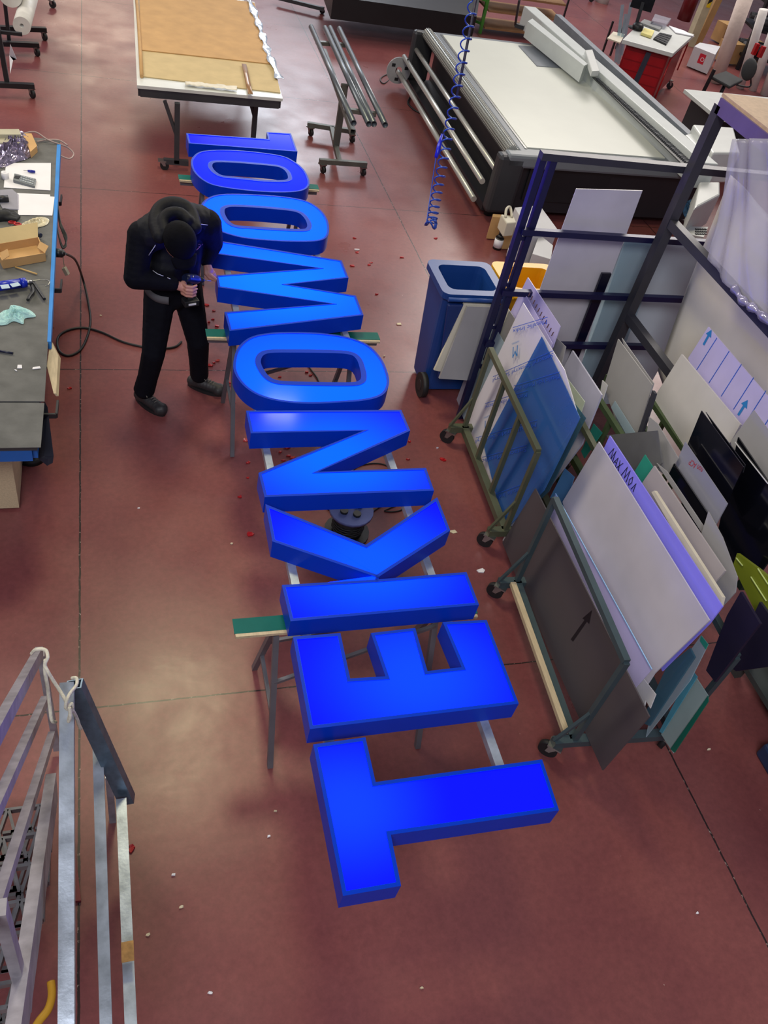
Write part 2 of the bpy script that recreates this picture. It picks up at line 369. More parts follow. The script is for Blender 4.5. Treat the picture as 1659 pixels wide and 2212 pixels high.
# support tubes under the letters
for x, y0, y1, lb in ((1.044, -1.25, 5.02, 'long galvanised square tube under the letters, on the worker\'s side'), (1.75, -1.14, 5.0, 'long galvanised square tube under the letters, on the sheet carts\' side')):
    m = MB(); m.bar((x, y0, .826), (x-.01, y1, .826), .04, .04, hollow=True); single('support_tube', m, galv, lb, 'tube', 'support tubes under the sign')
# trestles
greenstrip = M('green strip', (4, 92, 84), .6, spec=.2); trest = M('trestle steel', (112, 112, 118), .45, .5)
def trestle(a, b, y, feet, lb1, lb2):
    zt = .806
    m = MB(); m.bar((a, y, zt-.008), (b, y, zt-.008), .10, .016); p = single('plank', m, wood, lb2, 'plank', 'planks on the trestles')
    g = MB(); g.bar((a-.004, y+.01, zt-.001), (b+.004, y+.01, zt+.002), .085, .004); g.v = [v for v in g.v]
    o = obj('green_strip', g, greenstrip, p); o['label'] = 'green covering strip'
    t = thing('trestle', lb1, 'trestle', ((a+b)/2, y, 0), 'steel trestles under the sign')
    c = MB(); c.bar((a+.01, y, zt-.036), (b-.01, y, zt-.036), .04, .04, hollow=True); obj('crossbar', c, trest, t)
    for x in feet:
        for s in (-1, 1):
            l = MB(); l.bar((x, y+s*.02, zt-.05), (x+(.0), y+s*.30, .0), .028, .028, up=(1, 0, 0)); obj('leg', l, trest, t)
        r = MB(); r.bar((x, y-.19, .30), (x, y+.19, .30), .02, .02); obj('spreader', r, trest, t)
    for s in (-1, 1):
        r = MB(); r.bar((feet[0], y+s*.12, .5), (feet[1], y+s*.04, .745), .018, .018); obj('brace', r, trest, t)
trestle(.725, 1.93, -.155, (.92, 1.72), 'steel trestle under the letters E and K', 'green covered plank on the trestle under the letters E and K')
trestle(.822, 1.99, 2.2, (1.0, 1.80), 'steel trestle beside the worker, between the O and the M', 'green covered plank between the M and the O by the worker')
trestle(.81, 1.98, 4.42, (1.0, 1.80), 'steel trestle at the far end under the last O', 'green covered plank at the far end under the last O')
# cable reel under the K
rc = at(748, 1150, 0); t = thing('cable_reel', 'black and clear cable reel on the floor under the letter K', 'cable reel', (rc.x, rc.y, 0))
m = MB(); m.cyl((rc.x, rc.y, .0), (rc.x, rc.y, .02), .15); m.cyl((rc.x, rc.y, .02), (rc.x, rc.y, .2), .10); obj('drum', m, blackpl, t)
m = MB(); m.cyl((rc.x, rc.y, .2), (rc.x, rc.y, .222), .145, bore=.0); obj('flange', m, M('smoky plastic', (90, 100, 150), .2), t)
m = MB()
for k in range(4):
    a = k*math.pi/2+.4; m.cyl((rc.x+.06*math.cos(a), rc.y+.06*math.sin(a), .222), (rc.x+.06*math.cos(a), rc.y+.06*math.sin(a), .24), .026, n=12)
obj('socket_plate', m, blackpl, t)
m = MB(); m.tube([(rc.x, rc.y+.12, .12)]+[(rc.x+.105*math.cos(k*.5), rc.y+.105*math.sin(k*.5), .05+.008*k*.2) for k in range(50)], .006, 6); obj('wound_cable', m, rubber, t)
cable = M('black cable', (18, 18, 20), .5)
m = MB(); m.tube(crs([V((*at(x, y, 0).xy, .006)) for x, y in ((800, 1110), (840, 1085), (860, 1090), (830, 1105), (870, 1100), (880, 1050), (830, 1005), (770, 1010), (760, 1040))], 8), .005, 6)
single('power_cable', m, cable, 'thin black cable looping from the reel under the N', 'cable')
m = MB(); m.tube(crs([V((*at(x, y, 0).xy, .007)) for x, y in ((735, 1120), (700, 1090), (690, 1040), (700, 900), (690, 830), (672, 800), (650, 770))], 8), .006, 6)
single('power_cable', m, cable, 'black cable seen through the middle of the O by the M', 'cable')
# ================================================================== worker
from mathutils.bvhtree import BVHTree
def capsule(mb, p, q, r1, r2, sx=None):
    p = V(p); q = V(q); n = 9
    for i in range(n+1):
        t = i/n; r = r1+(r2-r1)*t; mb.ball(p.lerp(q, t), r, 12, 8)
def chain(mb, pts, rs):
    for i in range(len(pts)-1):
        k = max(2, int((V(pts[i+1])-V(pts[i])).length/(min(rs[i], rs[i+1])*.45)))
        for j in range(k+1):
            t = j/k; mb.ball(V(pts[i]).lerp(V(pts[i+1]), t), rs[i]+(rs[i+1]-rs[i])*t, 10, 7)
def blob(name, mb, mat, parent, vox=.011, smooth=6):
    o = obj(name, mb, mat, parent)
    r = o.modifiers.new('r', 'REMESH'); r.mode = 'VOXEL'; r.voxel_size = vox; r.use_smooth_shade = True
    s = o.modifiers.new('s', 'SMOOTH'); s.iterations = smooth; s.factor = .5
    dg = bpy.context.evaluated_depsgraph_get(); me = bpy.data.meshes.new_from_object(o.evaluated_get(dg))
    o.modifiers.clear(); old = o.data; o.data = me; bpy.data.meshes.remove(old); me.materials.clear(); me.materials.append(mat)
    me.polygons.foreach_set('use_smooth', [True]*len(me.polygons)); return o
cloth = M('black work jacket', (8, 9, 18), .8, 0, .2, 20, .4, 30, spec=.15)
vestm = M('dark padded vest', (14, 15, 23), .65, 0, .15, 20, .35, 22, spec=.2)
trous = M('black work trousers', (10, 11, 20), .85, 0, .2, 20, .3, 25, spec=.15)
skin = M('skin', (196, 140, 122), .5, 0, .06)
shoe = M('worn black leather', (40, 38, 40), .55, 0, .2, 25)
W = thing('person', 'worker in dark cap, hooded vest and black trousers bending over the sign with a drill', 'person', (.64, 2.52, 0))
hip = V((.64, 2.60, .90)); chest = at(378, 500, 1.25); shc = at(378, 480, 1.37)
shL = at(306, 508, 1.33); shR = at(447, 484, 1.33); elL = at(292, 600, 1.09); elR = at(460, 525, 1.16)
Hc = at(412, 622, 1.04); wrL = Hc+V((-.085, .0, .015)); wrR = at(446, 568, 1.04)
headc = at(386, 522, 1.43); neck = at(378, 482, 1.42)
fwd = V((.42, -.9, 0)).normalized(); look = (fwd*.75+V((0, 0, -.66))).normalized(); side = V((-fwd.y, fwd.x, 0)); crown = side.cross(look).normalized()
if crown.z < 0: crown = -crown
kL = V((.50, 2.42, .49)); kR = V((.81, 2.57, .49)); aL = V((.44, 2.49, .11)); aR = V((.84, 2.67, .11))
hL = hip+V((-.085, -.02, -.02)); hR = hip+V((.085, .05, -.02))
# body: one continuous surface with head, hands and five fingers each
b = MB()
chain(b, [hip, chest, shc], [.09, .11, .09]); chain(b, [shL, shR], [.06, .06])
chain(b, [shc, neck, headc-crown*.05], [.06, .055, .06])
b.ball(headc, (.078, .098, .115), 20, 14, Matrix((side, look, crown)).transposed())
b.ball(headc+look*.10-crown*.01, (.013, .02, .026), 8, 6, Matrix((side, look, crown)).transposed())       # nose
b.ball(headc+look*.075-crown*.06, (.045, .03, .035), 10, 8, Matrix((side, look, crown)).transposed())      # chin and mouth
b.ball(headc+look*.092-crown*.045, (.024, .01, .007), 8, 6, Matrix((side, look, crown)).transposed())
for s in (-1, 1):
    b.ball(headc+side*s*.078, (.012, .022, .032), 8, 6, Matrix((side, look, crown)).transposed())
    b.ball(headc+look*.088+side*s*.03+crown*.02, (.014, .010, .009), 8, 6, Matrix((side, look, crown)).transposed())
chain(b, [shL, elL, wrL], [.05, .042, .03]); chain(b, [shR, elR, wrR], [.05, .042, .03])
chain(b, [hip, hL, kL, aL], [.08, .075, .055, .04]); chain(b, [hip, hR, kR, aR], [.08, .075, .055, .04])
# his right hand closed round the drill grip
chain(b, [wrL, Hc+V((-.045, .0, .0))], [.028, .03]); chain(b, [Hc+V((-.045, .0, .028)), Hc+V((-.045, .0, -.035))], [.021, .02])
for k in range(4):
    z = .034-.0235*k; ln = (1, 1.08, 1.0, .86)[k]
    P = [Hc+V((x, y, z)) for x, y in ((-.045, -.012), (-.030, -.040*ln), (.006, -.046*ln), (.032*ln, -.026))]
    chain(b, P, [.0115, .0105, .0098, .0088])
chain(b, [Hc+V(p) for p in ((-.05, .02, .02), (-.025, .042, .042), (.012, .040, .046))], [.015, .012, .010])
# his left hand steadying the screw at the letter's rim
tip = at(467, 606, .955); pc = at(451, 583, 1.005)
chain(b, [wrR, pc], [.027, .030]); dv = (tip-pc).normalized(); sv = dv.cross(V((0, 0, 1))).normalized()
chain(b, [pc+sv*.020, pc+dv*.03+sv*.022+V((0, 0, .004)), tip-dv*.012+sv*.006+V((0, 0, .010)), tip+V((0, 0, .012))], [.013, .0105, .0095, .008])
for k, (s, e) in enumerate(((.008, .040), (-.008, .034), (-.022, .026))):
    P = [pc+sv*s, pc+dv*.035+sv*s*1.1, pc+dv*(e+.015)+sv*(s-.012)+V((0, 0, -.022)), pc+dv*(e-.01)+sv*(s-.014)+V((0, 0, -.036))]
    chain(b, P, [.012, .0105, .0098, .0088])
chain(b, [wrR+sv*.012, pc+sv*.034+V((0, 0, -.012)), pc+dv*.035+sv*.026+V((0, 0, -.018)), tip-dv*.006+V((0, 0, -.006))], [.014, .013, .011, .009])
body = blob('body', b, skin, W, .0045, 3)
# jacket with sleeves
j = MB()
for e_ in (-.055, .055):
    chain(j, [hip+side*e_+V((0, 0, .03)), hip+side*e_+V((0, 0, .12)), chest+side*e_, shc], [.118, .125, .14, .125])
chain(j, [shL+V((.04, 0, 0)), shc, shR+V((-.04, 0, 0))], [.105, .125, .105])
chain(j, [shL, elL, wrL+V((-.03, .0, .01))], [.090, .074, .048]); chain(j, [shR, elR, wrR+V((-.0, .01, .012))], [.098, .070, .046])
jk = blob('jacket', j, cloth, W, .010, 5)
v = MB()
for e_ in (-.055, .055):
    chain(v, [hip+side*e_+V((0, 0, .10)), hip+side*e_+V((0, 0, .17)), chest+side*e_, shc], [.126, .133, .150, .135])
chain(v, [shL+V((.05, .0, .012)), shc+V((0, 0, .012)), shR+V((-.05, 0, .012))], [.108, .13, .108])
vs = blob('vest', v, vestm, W, .010, 4)
h = MB()      # folded hood lying round the neck
ring = [at(x, y, z) for x, y, z in ((344, 512, 1.44), (336, 480, 1.47), (345, 455, 1.50), (368, 443, 1.52), (395, 447, 1.52), (413, 463, 1.50), (422, 492, 1.47))]
chain(h, crs(ring, 3), [.040+.012*math.sin(math.pi*i/18) for i in range(19)])
ring2 = [at(x, y, z) for x, y, z in ((356, 500, 1.47), (352, 477, 1.50), (366, 461, 1.53), (390, 461, 1.53), (406, 476, 1.51))]
chain(h, crs(ring2, 3), [.036]*13)
chain(h, [at(360, 486, 1.45), at(380, 474, 1.46), at(400, 482, 1.45)], [.05, .055, .05])
blob('hood', h, vestm, W, .008, 4)
# cap with a peak
c = MB(); Rm = Matrix((side, look, crown)).transposed()
def capf(u, w):
    a = 2*math.pi*u; e = w*math.pi*.54
    return headc+crown*.012+Rm@V((.092*math.sin(e)*math.cos(a), .112*math.sin(e)*math.sin(a), .122*math.cos(e)))
c.grid(capf, 32, 12)
cp = obj('cap', c, M('black cap', (7, 7, 13), .85, 0, .2, 30, .2, 60, spec=.12), W, solid=.006)
pk = MB()
pk.grid(lambda u, w: headc+Rm@V(((u-.5)*.17*(1-.25*w*w), .085+.085*w*math.sqrt(max(0, 1-(2*u-1)**2*.55)), .02-.03*w-.05*(u-.5)**2*4*.5)), 12, 5)
obj('cap_peak', pk, MATS['black cap'], W, solid=.006)
t_ = MB()
chain(t_, [hip+V((-.06, -.03, .03)), hip+V((.06, .02, .03))], [.125, .125])
chain(t_, [hip+V((0, -.02, -.04)), hip+V((0, -.02, .02))], [.11, .12])
chain(t_, [hL, kL, kL.lerp(aL, .6), aL+V((0, 0, .02))], [.112, .082, .074, .078]); chain(t_, [hR, kR, kR.lerp(aR, .6), aR+V((0, 0, .02))], [.112, .082, .072, .072])
blob('trousers', t_, trous, W, .011, 4)
for a, dr, lb in ((aL, V((.18, -.21, 0)).normalized(), 0), (aR, V((.24, -.13, 0)).normalized(), 1)):
    a0 = V((a.x, a.y, 0)); s_ = V((-dr.y, dr.x, 0)); m = MB()
    chain(m, [a0-dr*.05+V((0, 0, .05)), a0+V((0, 0, .055)), a0+dr*.10+V((0, 0, .047)), a0+dr*.17+V((0, 0, .045))], [.045, .047, .045, .044])
    chain(m, [a0-dr*.01+V((0, 0, .05)), a0+V((0, 0, .105))], [.045, .05])
    chain(m, [a0+dr*.16+s_*.015+V((0, 0, .042)), a0+dr*.16-s_*.015+V((0, 0, .042))], [.041, .041])
    sh = blob('shoe', m, shoe, W, .006, 3)
    m = MB(); N_ = 20
    R_ = [a0+dr*.055+dr*(.145*math.cos(2*math.pi*i/N_))+s_*(.050*math.sin(2*math.pi*i/N_)*(1+.12*math.cos(2*math.pi*i/N_))) for i in range(N_)]
    m.prism([p+V((0, 0, .024)) for p in R_], [p+V((0, 0, .001)) for p in R_]); obj('sole', m, rubber, sh)
    m = MB()
    for k in range(5):
        q = a0+dr*(.045+.018*k)+V((0, 0, 0.112-.0065*k)); m.tube([q-s_*.018, q+V((0, 0, .004)), q+s_*.018+dr*.01], .0025, 6)
    q = a0+dr*.05+V((0, 0, .116)); m.tube(crs([q, q+s_*.03+V((0, 0, .012)), q+s_*.045-V((0, 0, .01)), q+s_*.02, q], 5), .0025, 6)
    m.tube(crs([q, q-s_*.03+V((0, 0, .012)), q-s_*.042+dr*.02, q-s_*.018, q], 5), .0025, 6); obj('laces', m, M('grey laces', (110, 104, 96), .7), sh)
dg = bpy.context.evaluated_depsgraph_get()
def tree_of(os_):
    vs_, fs_ = [], []
    for o in os_:
        k = len(vs_); lo = wloc(o); vs_ += [p.co+lo for p in o.data.vertices]; fs_ += [[i+k for i in f.vertices] for f in o.data.polygons]
    return BVHTree.FromPolygons(vs_, fs_)
TR = tree_of([jk, vs])
def surf(px, py):
    h_ = TR.ray_cast(EYE, ray(px, py).normalized()); return (h_[0]+h_[1]*.002) if h_[0] is not None else None
pip = M('reflective white piping', (215, 215, 225), .5)
for P in (((417, 481), (432, 484), (448, 486)), ((343, 512), (334, 532), (321, 551)), ((330, 585), (340, 592), (353, 597)), ((361, 600), (368, 603))):
    Q = [surf(*q) for q in P]
    if all(q is not None for q in Q):
        m = MB(); m.tube(Q, .0022, 6); obj('piping', m, pip, W)
m = MB(); Q = [surf(*q) for q in ((424, 540), (430, 534), (437, 527))]
if all(q is not None for q in Q):
    m.tube(Q, .0025, 6); q = surf(430, 530)
    if q is not None: m.tube([q+V((.008*math.cos(a), 0, .008*math.sin(a))) for a in [i*.7 for i in range(10)]], .0014, 5)
    obj('chest_emblem', m, M('pink white embroidery', (225, 150, 190), .6), W)
m = MB(); Q = [V(p) for p in (hip+V((-.185, .02, .06)), hip+V((-.18, -.07, .04)), hip+V((-.12, -.135, .02)), hip+V((-.04, -.15, .01)))]
m.grid(lambda u, w: crs(Q, 6)[int(round(u*18))]+V((0, 0, -.055*w)), 18, 2); obj('shirt_hem', m, M('grey shirt', (92, 92, 96), .8), W, solid=.006)
# cordless drill
d0 = at(399, 601, 1.10); ax = (at(466, 608, .98)-d0).normalized()
D = thing('cordless_drill', 'blue and black cordless drill held by the worker', 'drill', Hc-V((0, 0, .12)))
m = MB(); L_ = .15; m.cyl(d0, d0+ax*.02, .024, .032); m.cyl(d0+ax*.02, d0+ax*.10, .032, .032); m.cyl(d0+ax*.10, d0+ax*.125, .032, .025); obj('motor_housing', m, M('dark navy plastic', (18, 30, 62), .35), D)
m = MB(); m.box(d0+ax*.06+V((0, -.012, .026)), (.03, .02, .004)); m.box(d0+ax*.085+V((0, -.012, .027)), (.012, .022, .004)); obj('rating_label', m, pip, D)
m = MB(); m.cyl(d0+ax*.125, d0+ax*.155, .021, .021); m.cyl(d0+ax*.155, d0+ax*.185, .021, .009); obj('chuck', m, blackpl, D)
m = MB(); m.cyl(d0+ax*.125, d0+ax*.130, .0225, .0225); obj('chuck_ring', m, chrome, D)
m = MB(); m.cyl(d0+ax*.185, d0+ax*.255, .003); obj('drill_bit', m, chrome, D)
m = MB(); m.bar(d0+ax*.045-V((0, 0, .02)), Hc-V((0, 0, .085)), .032, .038, up=(1, 0, 0)); obj('grip', m, blackpl, D, bevel=.006)
m = MB(); m.box(Hc-V((0, 0, .10)), (.10, .065, .04), .3); bt = obj('battery', m, blackpl, D, bevel=.005)
m = MB(); m.box(Hc-V((-.01, .036, .098)), (.05, .004, .012), .3); obj('battery_stripe', m, pip, D)
# ================================================================== workbench on the left
zb = .85
mat_rub = M('grey rubber bench mat', (92, 92, 90), .8, 0, .22, 9, .15, 50)
B = thing('workbench', 'long workbench with grey rubber mat and blue edge on the left', 'workbench', (-.6, 3, 0))
nr = at(88, 966, zb); fr = at(133, 303, zb); sp = at(96, 868, zb)
m = MB(); m.slab([(-1.35, nr.y, zb), (nr.x, nr.y, zb), (sp.x, sp.y-.01, zb), (-1.35, sp.y+.0, zb)], zb-.004); o = obj('rubber_mat', m, mat_rub, B)
m = MB(); m.slab([(-1.35, sp.y+.015, zb), (sp.x, sp.y+.005, zb), (fr.x-.01, fr.y, zb), (-1.35, fr.y+.05, zb)], zb-.004); obj('rubber_mat', m, mat_rub, B)
m = MB(); a = at(123, 312, zb+.002); a2 = at(131, 312, zb+.002); c_ = at(110, 738, zb+.002); c2 = at(102, 738, zb+.002); m.slab([c2, c_, a2, a], zb-.05); o = obj('edge_strip', m, M('blue edge tape', (42, 128, 205), .5), B); o['label'] = 'bright blue strip along the bench edge'
m = MB(); m.slab([(-1.35, nr.y+.02, zb-.006), (-.16, nr.y+.02, zb-.006), (-.14, fr.y-.02, zb-.006), (-1.35, fr.y-.02, zb-.006)], zb-.04); obj('table_board', m, steel_dark, B)
m = MB(); m.bar((-1.35, nr.y+.05, zb-.08), (-.19, nr.y+.05, zb-.08), .05, .08); m.bar((-.19, nr.y+.05, zb-.08), (-.19, fr.y-.1, zb-.08), .05, .08, up=(0, 0, 1)); o = obj('frame', m, bluepaint, B); o['label'] = 'blue painted frame'
for y in (1.93, 4.2):
    l = MB(); l.bar((-.30, y, .03), (-.30, y, zb-.1), .06, .06); lg = obj('leg', l, bluepaint, B)
    l = MB(); l.cyl((-.30, y, 0), (-.30, y, .03), .09, .07); obj('foot', l, rubber, lg)
m = MB(); P = [at(109, 735, zb-.05), at(126, 768, .78), at(121, 850, .80), at(116, 850, .80), at(101, 790, zb-.045)]; m.ext(P, (.012, 0, -.02)); obj('side_board', m, wood, B)
m = MB(); m.ext([at(97, 868, .8), at(103, 880, .8), at(116, 985, .72), at(114, 1000, .68), at(95, 985, .70)], (-.03, 0, -.02)); obj('shaded_leg', m, M('leg darkened by shade', (16, 18, 34), .6), B)  # diagonal leg under the bench, its shade put into the dark colour
for (x, y) in ((131, 440), (131, 628), (122, 898), (108, 790)):
    p = at(x, y, .78); m = MB(); m.bar(p+V((-.08, 0, 0)), p+V((.0, 0, 0)), .012, .03); m.bar(p, p+V((.005, .12, 0)), .012, .03); obj('tool_bracket', m, blackpl, B)
zb += .002
def flat(name, pts, z, h, mat, label, cat, group=None, **k):
    m = MB(); m.slab([at(x, y, z+h) for x, y in pts], z); return single(name, m, mat, label, cat, group, **k)
flat('paper_sheet', ((13, 352), (110, 352), (109, 411), (8, 405)), zb, .002, paper, 'white paper sheet under the calculator on the workbench', 'paper')
flat('paper_sheet', ((37, 417), (108, 420), (113, 465), (39, 464)), zb+.002, .002, paper, 'upper printed sheet lying by the blue edge of the workbench', 'paper')
flat('paper_sheet', ((60, 420), (118, 425), (113, 466), (60, 464)), zb, .0015, paper, 'lower white sheet sticking out to the blue bench edge', 'paper')
flat('plastic_bag', ((0, 410), (26, 408), (40, 420), (40, 452), (6, 450), (0, 440)), zb+.004, .006, plasticfilm, 'flat clear plastic bag with pale sheets at the left of the bench', 'bag')
# calculator
t = thing('calculator', 'grey keypad calculator lying on white paper', 'calculator', at(52, 388, zb+.002))
P = [at(31, 374, zb+.025), at(78, 386, zb+.02), at(75, 402, zb+.02), at(28, 388, zb+.025)]
m = MB(); m.slab(P, zb+.003); obj('casing', m, M('grey casing', (112, 116, 118), .4), t, bevel=.003)
m = MB()
for i in range(6):
    for jx in range(3):
        u, w = .36+.105*i, .2+.3*jx; q = P[0].lerp(P[1], u).lerp(P[3].lerp(P[2], u), w); m.box(q+V((0, 0, .002)), (.012, .012, .005), -.2)
obj('keys', m, M('pale keys', (170, 176, 180), .5), t)
m = MB(); q = P[0].lerp(P[1], .16).lerp(P[3].lerp(P[2], .16), .5); m.box(q+V((0, 0, .001)), (.035, .045, .003), -.2); obj('display', m, blackpl, t)
t = thing('screwdriver', 'small blue handled screwdriver on white paper', 'screwdriver', at(64, 370, zb+.003))
m = MB(); m.cyl(at(51, 368, zb+.012), at(61, 369, zb+.012), .0025, n=8); obj('shaft', m, chrome, t)
m = MB(); m.cyl(at(60, 369, zb+.014), at(68, 370, zb+.014), .008, .011); m.cyl(at(68, 370, zb+.014), at(76, 371, zb+.014), .011, .009); obj('handle', m, M('blue handle', (22, 34, 140), .3), t)
q = at(12, 386, zb); m = MB(); m.cyl(q, q+V((0, 0, .05)), .026, bore=.012); single('tape_roll', m, paper, 'small cream roll standing beside the calculator paper', 'roll')
m = MB(); m.cyl(at(-8, 430, zb+.03), at(18, 429, zb+.03), .024); single('black_tube', m, blackpl, 'black cylindrical handle at the far left of the bench by the clear bag', 'tube')
# glossy bag of parts and the boxes behind it
def crumple(name, pts, z, hgt, mat, label, cat, seed=1, n=14, amp=.5):
    rnd = random.Random(seed); c = at(sum(p[0] for p in pts)/len(pts), sum(p[1] for p in pts)/len(pts), z); ring_ = crs([at(x, y, z+.003) for x, y in pts], 4, True); m = MB()
    K = len(ring_); off = [[rnd.uniform(-amp, amp) for _ in range(K)] for _ in range(n+1)]
    def f(u, w):
        k = int(round(u*K)) % K; e = ring_[k]; p = c.lerp(e, w); hh = hgt*(1-w**2.2)**.8*(1+off[int(round(w*n))][k]*(1 if 0 < w < 1 else 0))
        return V((p.x, p.y, z+.003+hh))
    m.grid(f, K, n, False); return single(name, m, mat, label, cat)
foil = M('crinkled clear bag', (150, 140, 165), .15, .6, .6, 30, .4, 30, spec=1)
crumple('parts_bag', ((0, 318), (20, 290), (48, 286), (66, 300), (82, 322), (60, 342), (30, 352), (4, 362), (-20, 350)), zb, .07, foil, 'crinkled shiny clear bag of red and silver parts on the bench', 'bag', 3)
m = MB(); m.slab([at(48, 288, zb+.05), at(68, 288, zb+.05), at(80, 315, zb+.05), at(66, 328, zb+.05)], zb); single('wooden_offcut', m, cardb, 'small brown offcut at the end of the shiny bag', 'offcut')
cream = M('cream metal box', (176, 170, 148), .5)
for yy, hh, lb in (((278, 290), .10, 'cream metal profile at the far end of the bench'), ((292, 308), .07, 'second cream metal profile, nearer the shiny bag')):
    m = MB(); m.slab([at(-60, yy[0], zb+hh), at(41, yy[0], zb+hh), at(46, yy[1], zb+hh), at(-60, yy[1], zb+hh)], zb); single('metal_profile', m, cream, lb, 'profile', bevel=.006)
m = MB(); m.tube(crs([at(45, 290, zb+.03), at(75, 285, zb+.06), at(100, 300, zb+.03), at(118, 308, zb+.01), at(145, 318, zb-.02), at(159, 332, zb-.05), at(150, 343, zb-.05), at(128, 335, zb-.03)], 8), .006, 8); m.tube(crs([at(80, 306, zb+.01), at(104, 302, zb+.01), at(128, 303, zb+.01), at(146, 314, zb-.0)], 8), .006, 8)
single('grey_hose', m, M('grey rubber hose', (160, 140, 135), .5), 'thin grey hose looping over the far corner of the bench', 'hose')
gl = M('black work glove', (22, 23, 26), .7, 0, .2, 20, .2)
t = MB(); g0 = at(8, 461, zb+.02)
chain(t, [at(-12, 468, zb+.022), at(14, 466, zb+.022)], [.045, .04])
for k in range(4): chain(t, [at(10, 455+5*k, zb+.02), at(28+k, 459+5*k, zb+.02), at(41-2*k, 468+2*k, zb+.014)], [.018, .016, .012])
g = blob('work_glove', t, gl, None, .006, 3); tag(g, 'black work glove lying on the bench above the red scissors', 'glove')
t = thing('scissors', 'red handled scissors on the bench by the clear bag of cream parts', 'scissors', at(34, 482, zb))
for s, c in ((-1, (26, 480)), (1, (38, 484))):
    q = at(*c, zb+.012); m = MB(); m.tube([q+V((.022*math.cos(a), .014*math.sin(a), 0)) for a in [i*math.pi/6 for i in range(13)]], .0055, 6); obj('handle', m, redpl, t)
m = MB(); m.bar(at(26, 488, zb+.008), at(14, 495, zb+.006), .012, .003); m.bar(at(28, 490, zb+.006), at(17, 499, zb+.004), .012, .003); obj('blades', m, chrome, t)
crumple('parts_bag', ((45, 485), (70, 474), (92, 470), (106, 474), (100, 486), (70, 494), (48, 496)), zb, .02, M('clear bag with cream parts', (205, 195, 165), .25, 0, .25, 25, .3, 30), 'small clear bag of cream fasteners near the blue edge', 'bag', 5)
t = thing('heat_tool', 'blue and black hand tool behind the open cardboard box', 'hand tool', at(45, 507, zb))
m = MB(); m.cyl(at(12, 508, zb+.03), at(45, 504, zb+.03), .028, .026); obj('body', m, M('mid blue plastic', (30, 66, 120), .4), t)
m = MB(); m.cyl(at(45, 504, zb+.03), at(58, 505, zb+.03), .020, .014); m.cyl(at(58, 505, zb+.03), at(80, 505, zb+.03), .008, .012); m.cyl(at(80, 505, zb+.03), at(88, 509, zb+.03), .016); obj('nozzle', m, M('dark blue grey plastic', (40, 46, 66), .4), t)
m = MB(); m.bar(at(42, 492, zb+.045), at(45, 508, zb+.045), .03, .02); obj('grip', m, blackpl, t)
# open cardboard box
t = thing('cardboard_box', 'open brown cardboard box in the middle of the workbench', 'box', at(45, 550, zb))
A_ = [at(5, 562, zb+.06), at(97, 546, zb+.06), at(82, 512, zb+.06), at(-12, 528, zb+.06)]; Bq = [V((p.x, p.y, zb)) for p in A_]; th = .006
m = MB()
for i in range(4):
    p, q = A_[i], A_[(i+1) % 4]; m.bar((p+Bq[i])/2, (q+Bq[(i+1) % 4])/2, th, .06)
m.slab([V((p.x, p.y, zb+.004)) for p in A_], zb); obj('tray', m, cardb, t)
m = MB(); m.prism([A_[3], A_[2], A_[2]+V((.0, .09, .06)), A_[3]+V((0, .09, .06))], [A_[3]+V((0, .004, -.004)), A_[2]+V((0, .004, -.004)), A_[2]+V((0, .094, .056)), A_[3]+V((0, .094, .056))]); obj('lid', m, cardb_lt, t)
for p, s in ((A_[1], -1), (A_[0], 1)):
    m = MB(); m.prism([p, p+V((-.02*s, .09, .0)), p+V((s*.03, .085, .035)), p+V((s*.045, .01, .03))], [p+V((0, 0, -.004)), p+V((-.02*s, .09, -.004)), p+V((s*.03, .085, .031)), p+V((s*.045, .01, .026))]); obj('flap', m, cardb, t)
m = MB(); m.cyl(at(33, 577, zb+.008), at(80, 592, zb+.008), .0055, n=6); single('wooden_stick', m, M('light wood stick', (196, 160, 100), .6), 'short wooden stick in front of the cardboard box', 'stick')
# caulking gun
t = thing('caulking_gun', 'black caulking gun loaded with a blue cartridge', 'caulking gun', at(45, 615, zb))
m = MB(); m.cyl(at(-30, 622, zb+.035), at(44, 612, zb+.035), .030); m.cyl(at(44, 612, zb+.035), at(56, 610, zb+.035), .031); obj('cartridge', m, M('blue cartridge', (18, 40, 170), .3), t)
m = MB(); m.bar(at(2, 620, zb+.068), at(20, 618, zb+.068), .045, .002); m.bar(at(24, 617, zb+.068), at(42, 613, zb+.068), .04, .002); obj('cartridge_label', m, M('pale label', (170, 190, 205), .5), t)
m = MB(); m.cyl(at(54, 610, zb+.035), at(70, 609, zb+.035), .018, .012); m.tube(crs([at(70, 607, zb+.03), at(95, 604, zb+.03), at(107, 608, zb+.03), at(104, 616, zb+.02), at(98, 618, zb+.02)], 6), .003, 6); obj('rod', m, chrome, t)
for P in (((66, 612), (72, 628), (64, 640), (60, 648)), ((72, 610), (82, 625), (92, 640), (96, 646))):
    m = MB(); m.tube(crs([at(x, y, zb+.02) for x, y in P], 5), .010, 8); obj('grip_lever', m, blackpl, t)
crumple('cleaning_cloth', ((0, 676), (18, 670), (24, 660), (48, 664), (68, 672), (77, 684), (54, 688), (50, 700), (30, 694), (12, 702), (-12, 700)), zb, .03, M('pale teal cloth', (168, 208, 206), .8, 0, .08, 8), 'crumpled pale teal cleaning cloth on the bench', 'cloth', 9, amp=.35)
m = MB(); m.cyl(at(-8, 757, zb+.008), at(28, 763, zb+.008), .007); single('marker_pen', m, M('dark blue pen', (14, 20, 48), .4), 'dark marker pen on the bench below the teal cloth', 'pen')
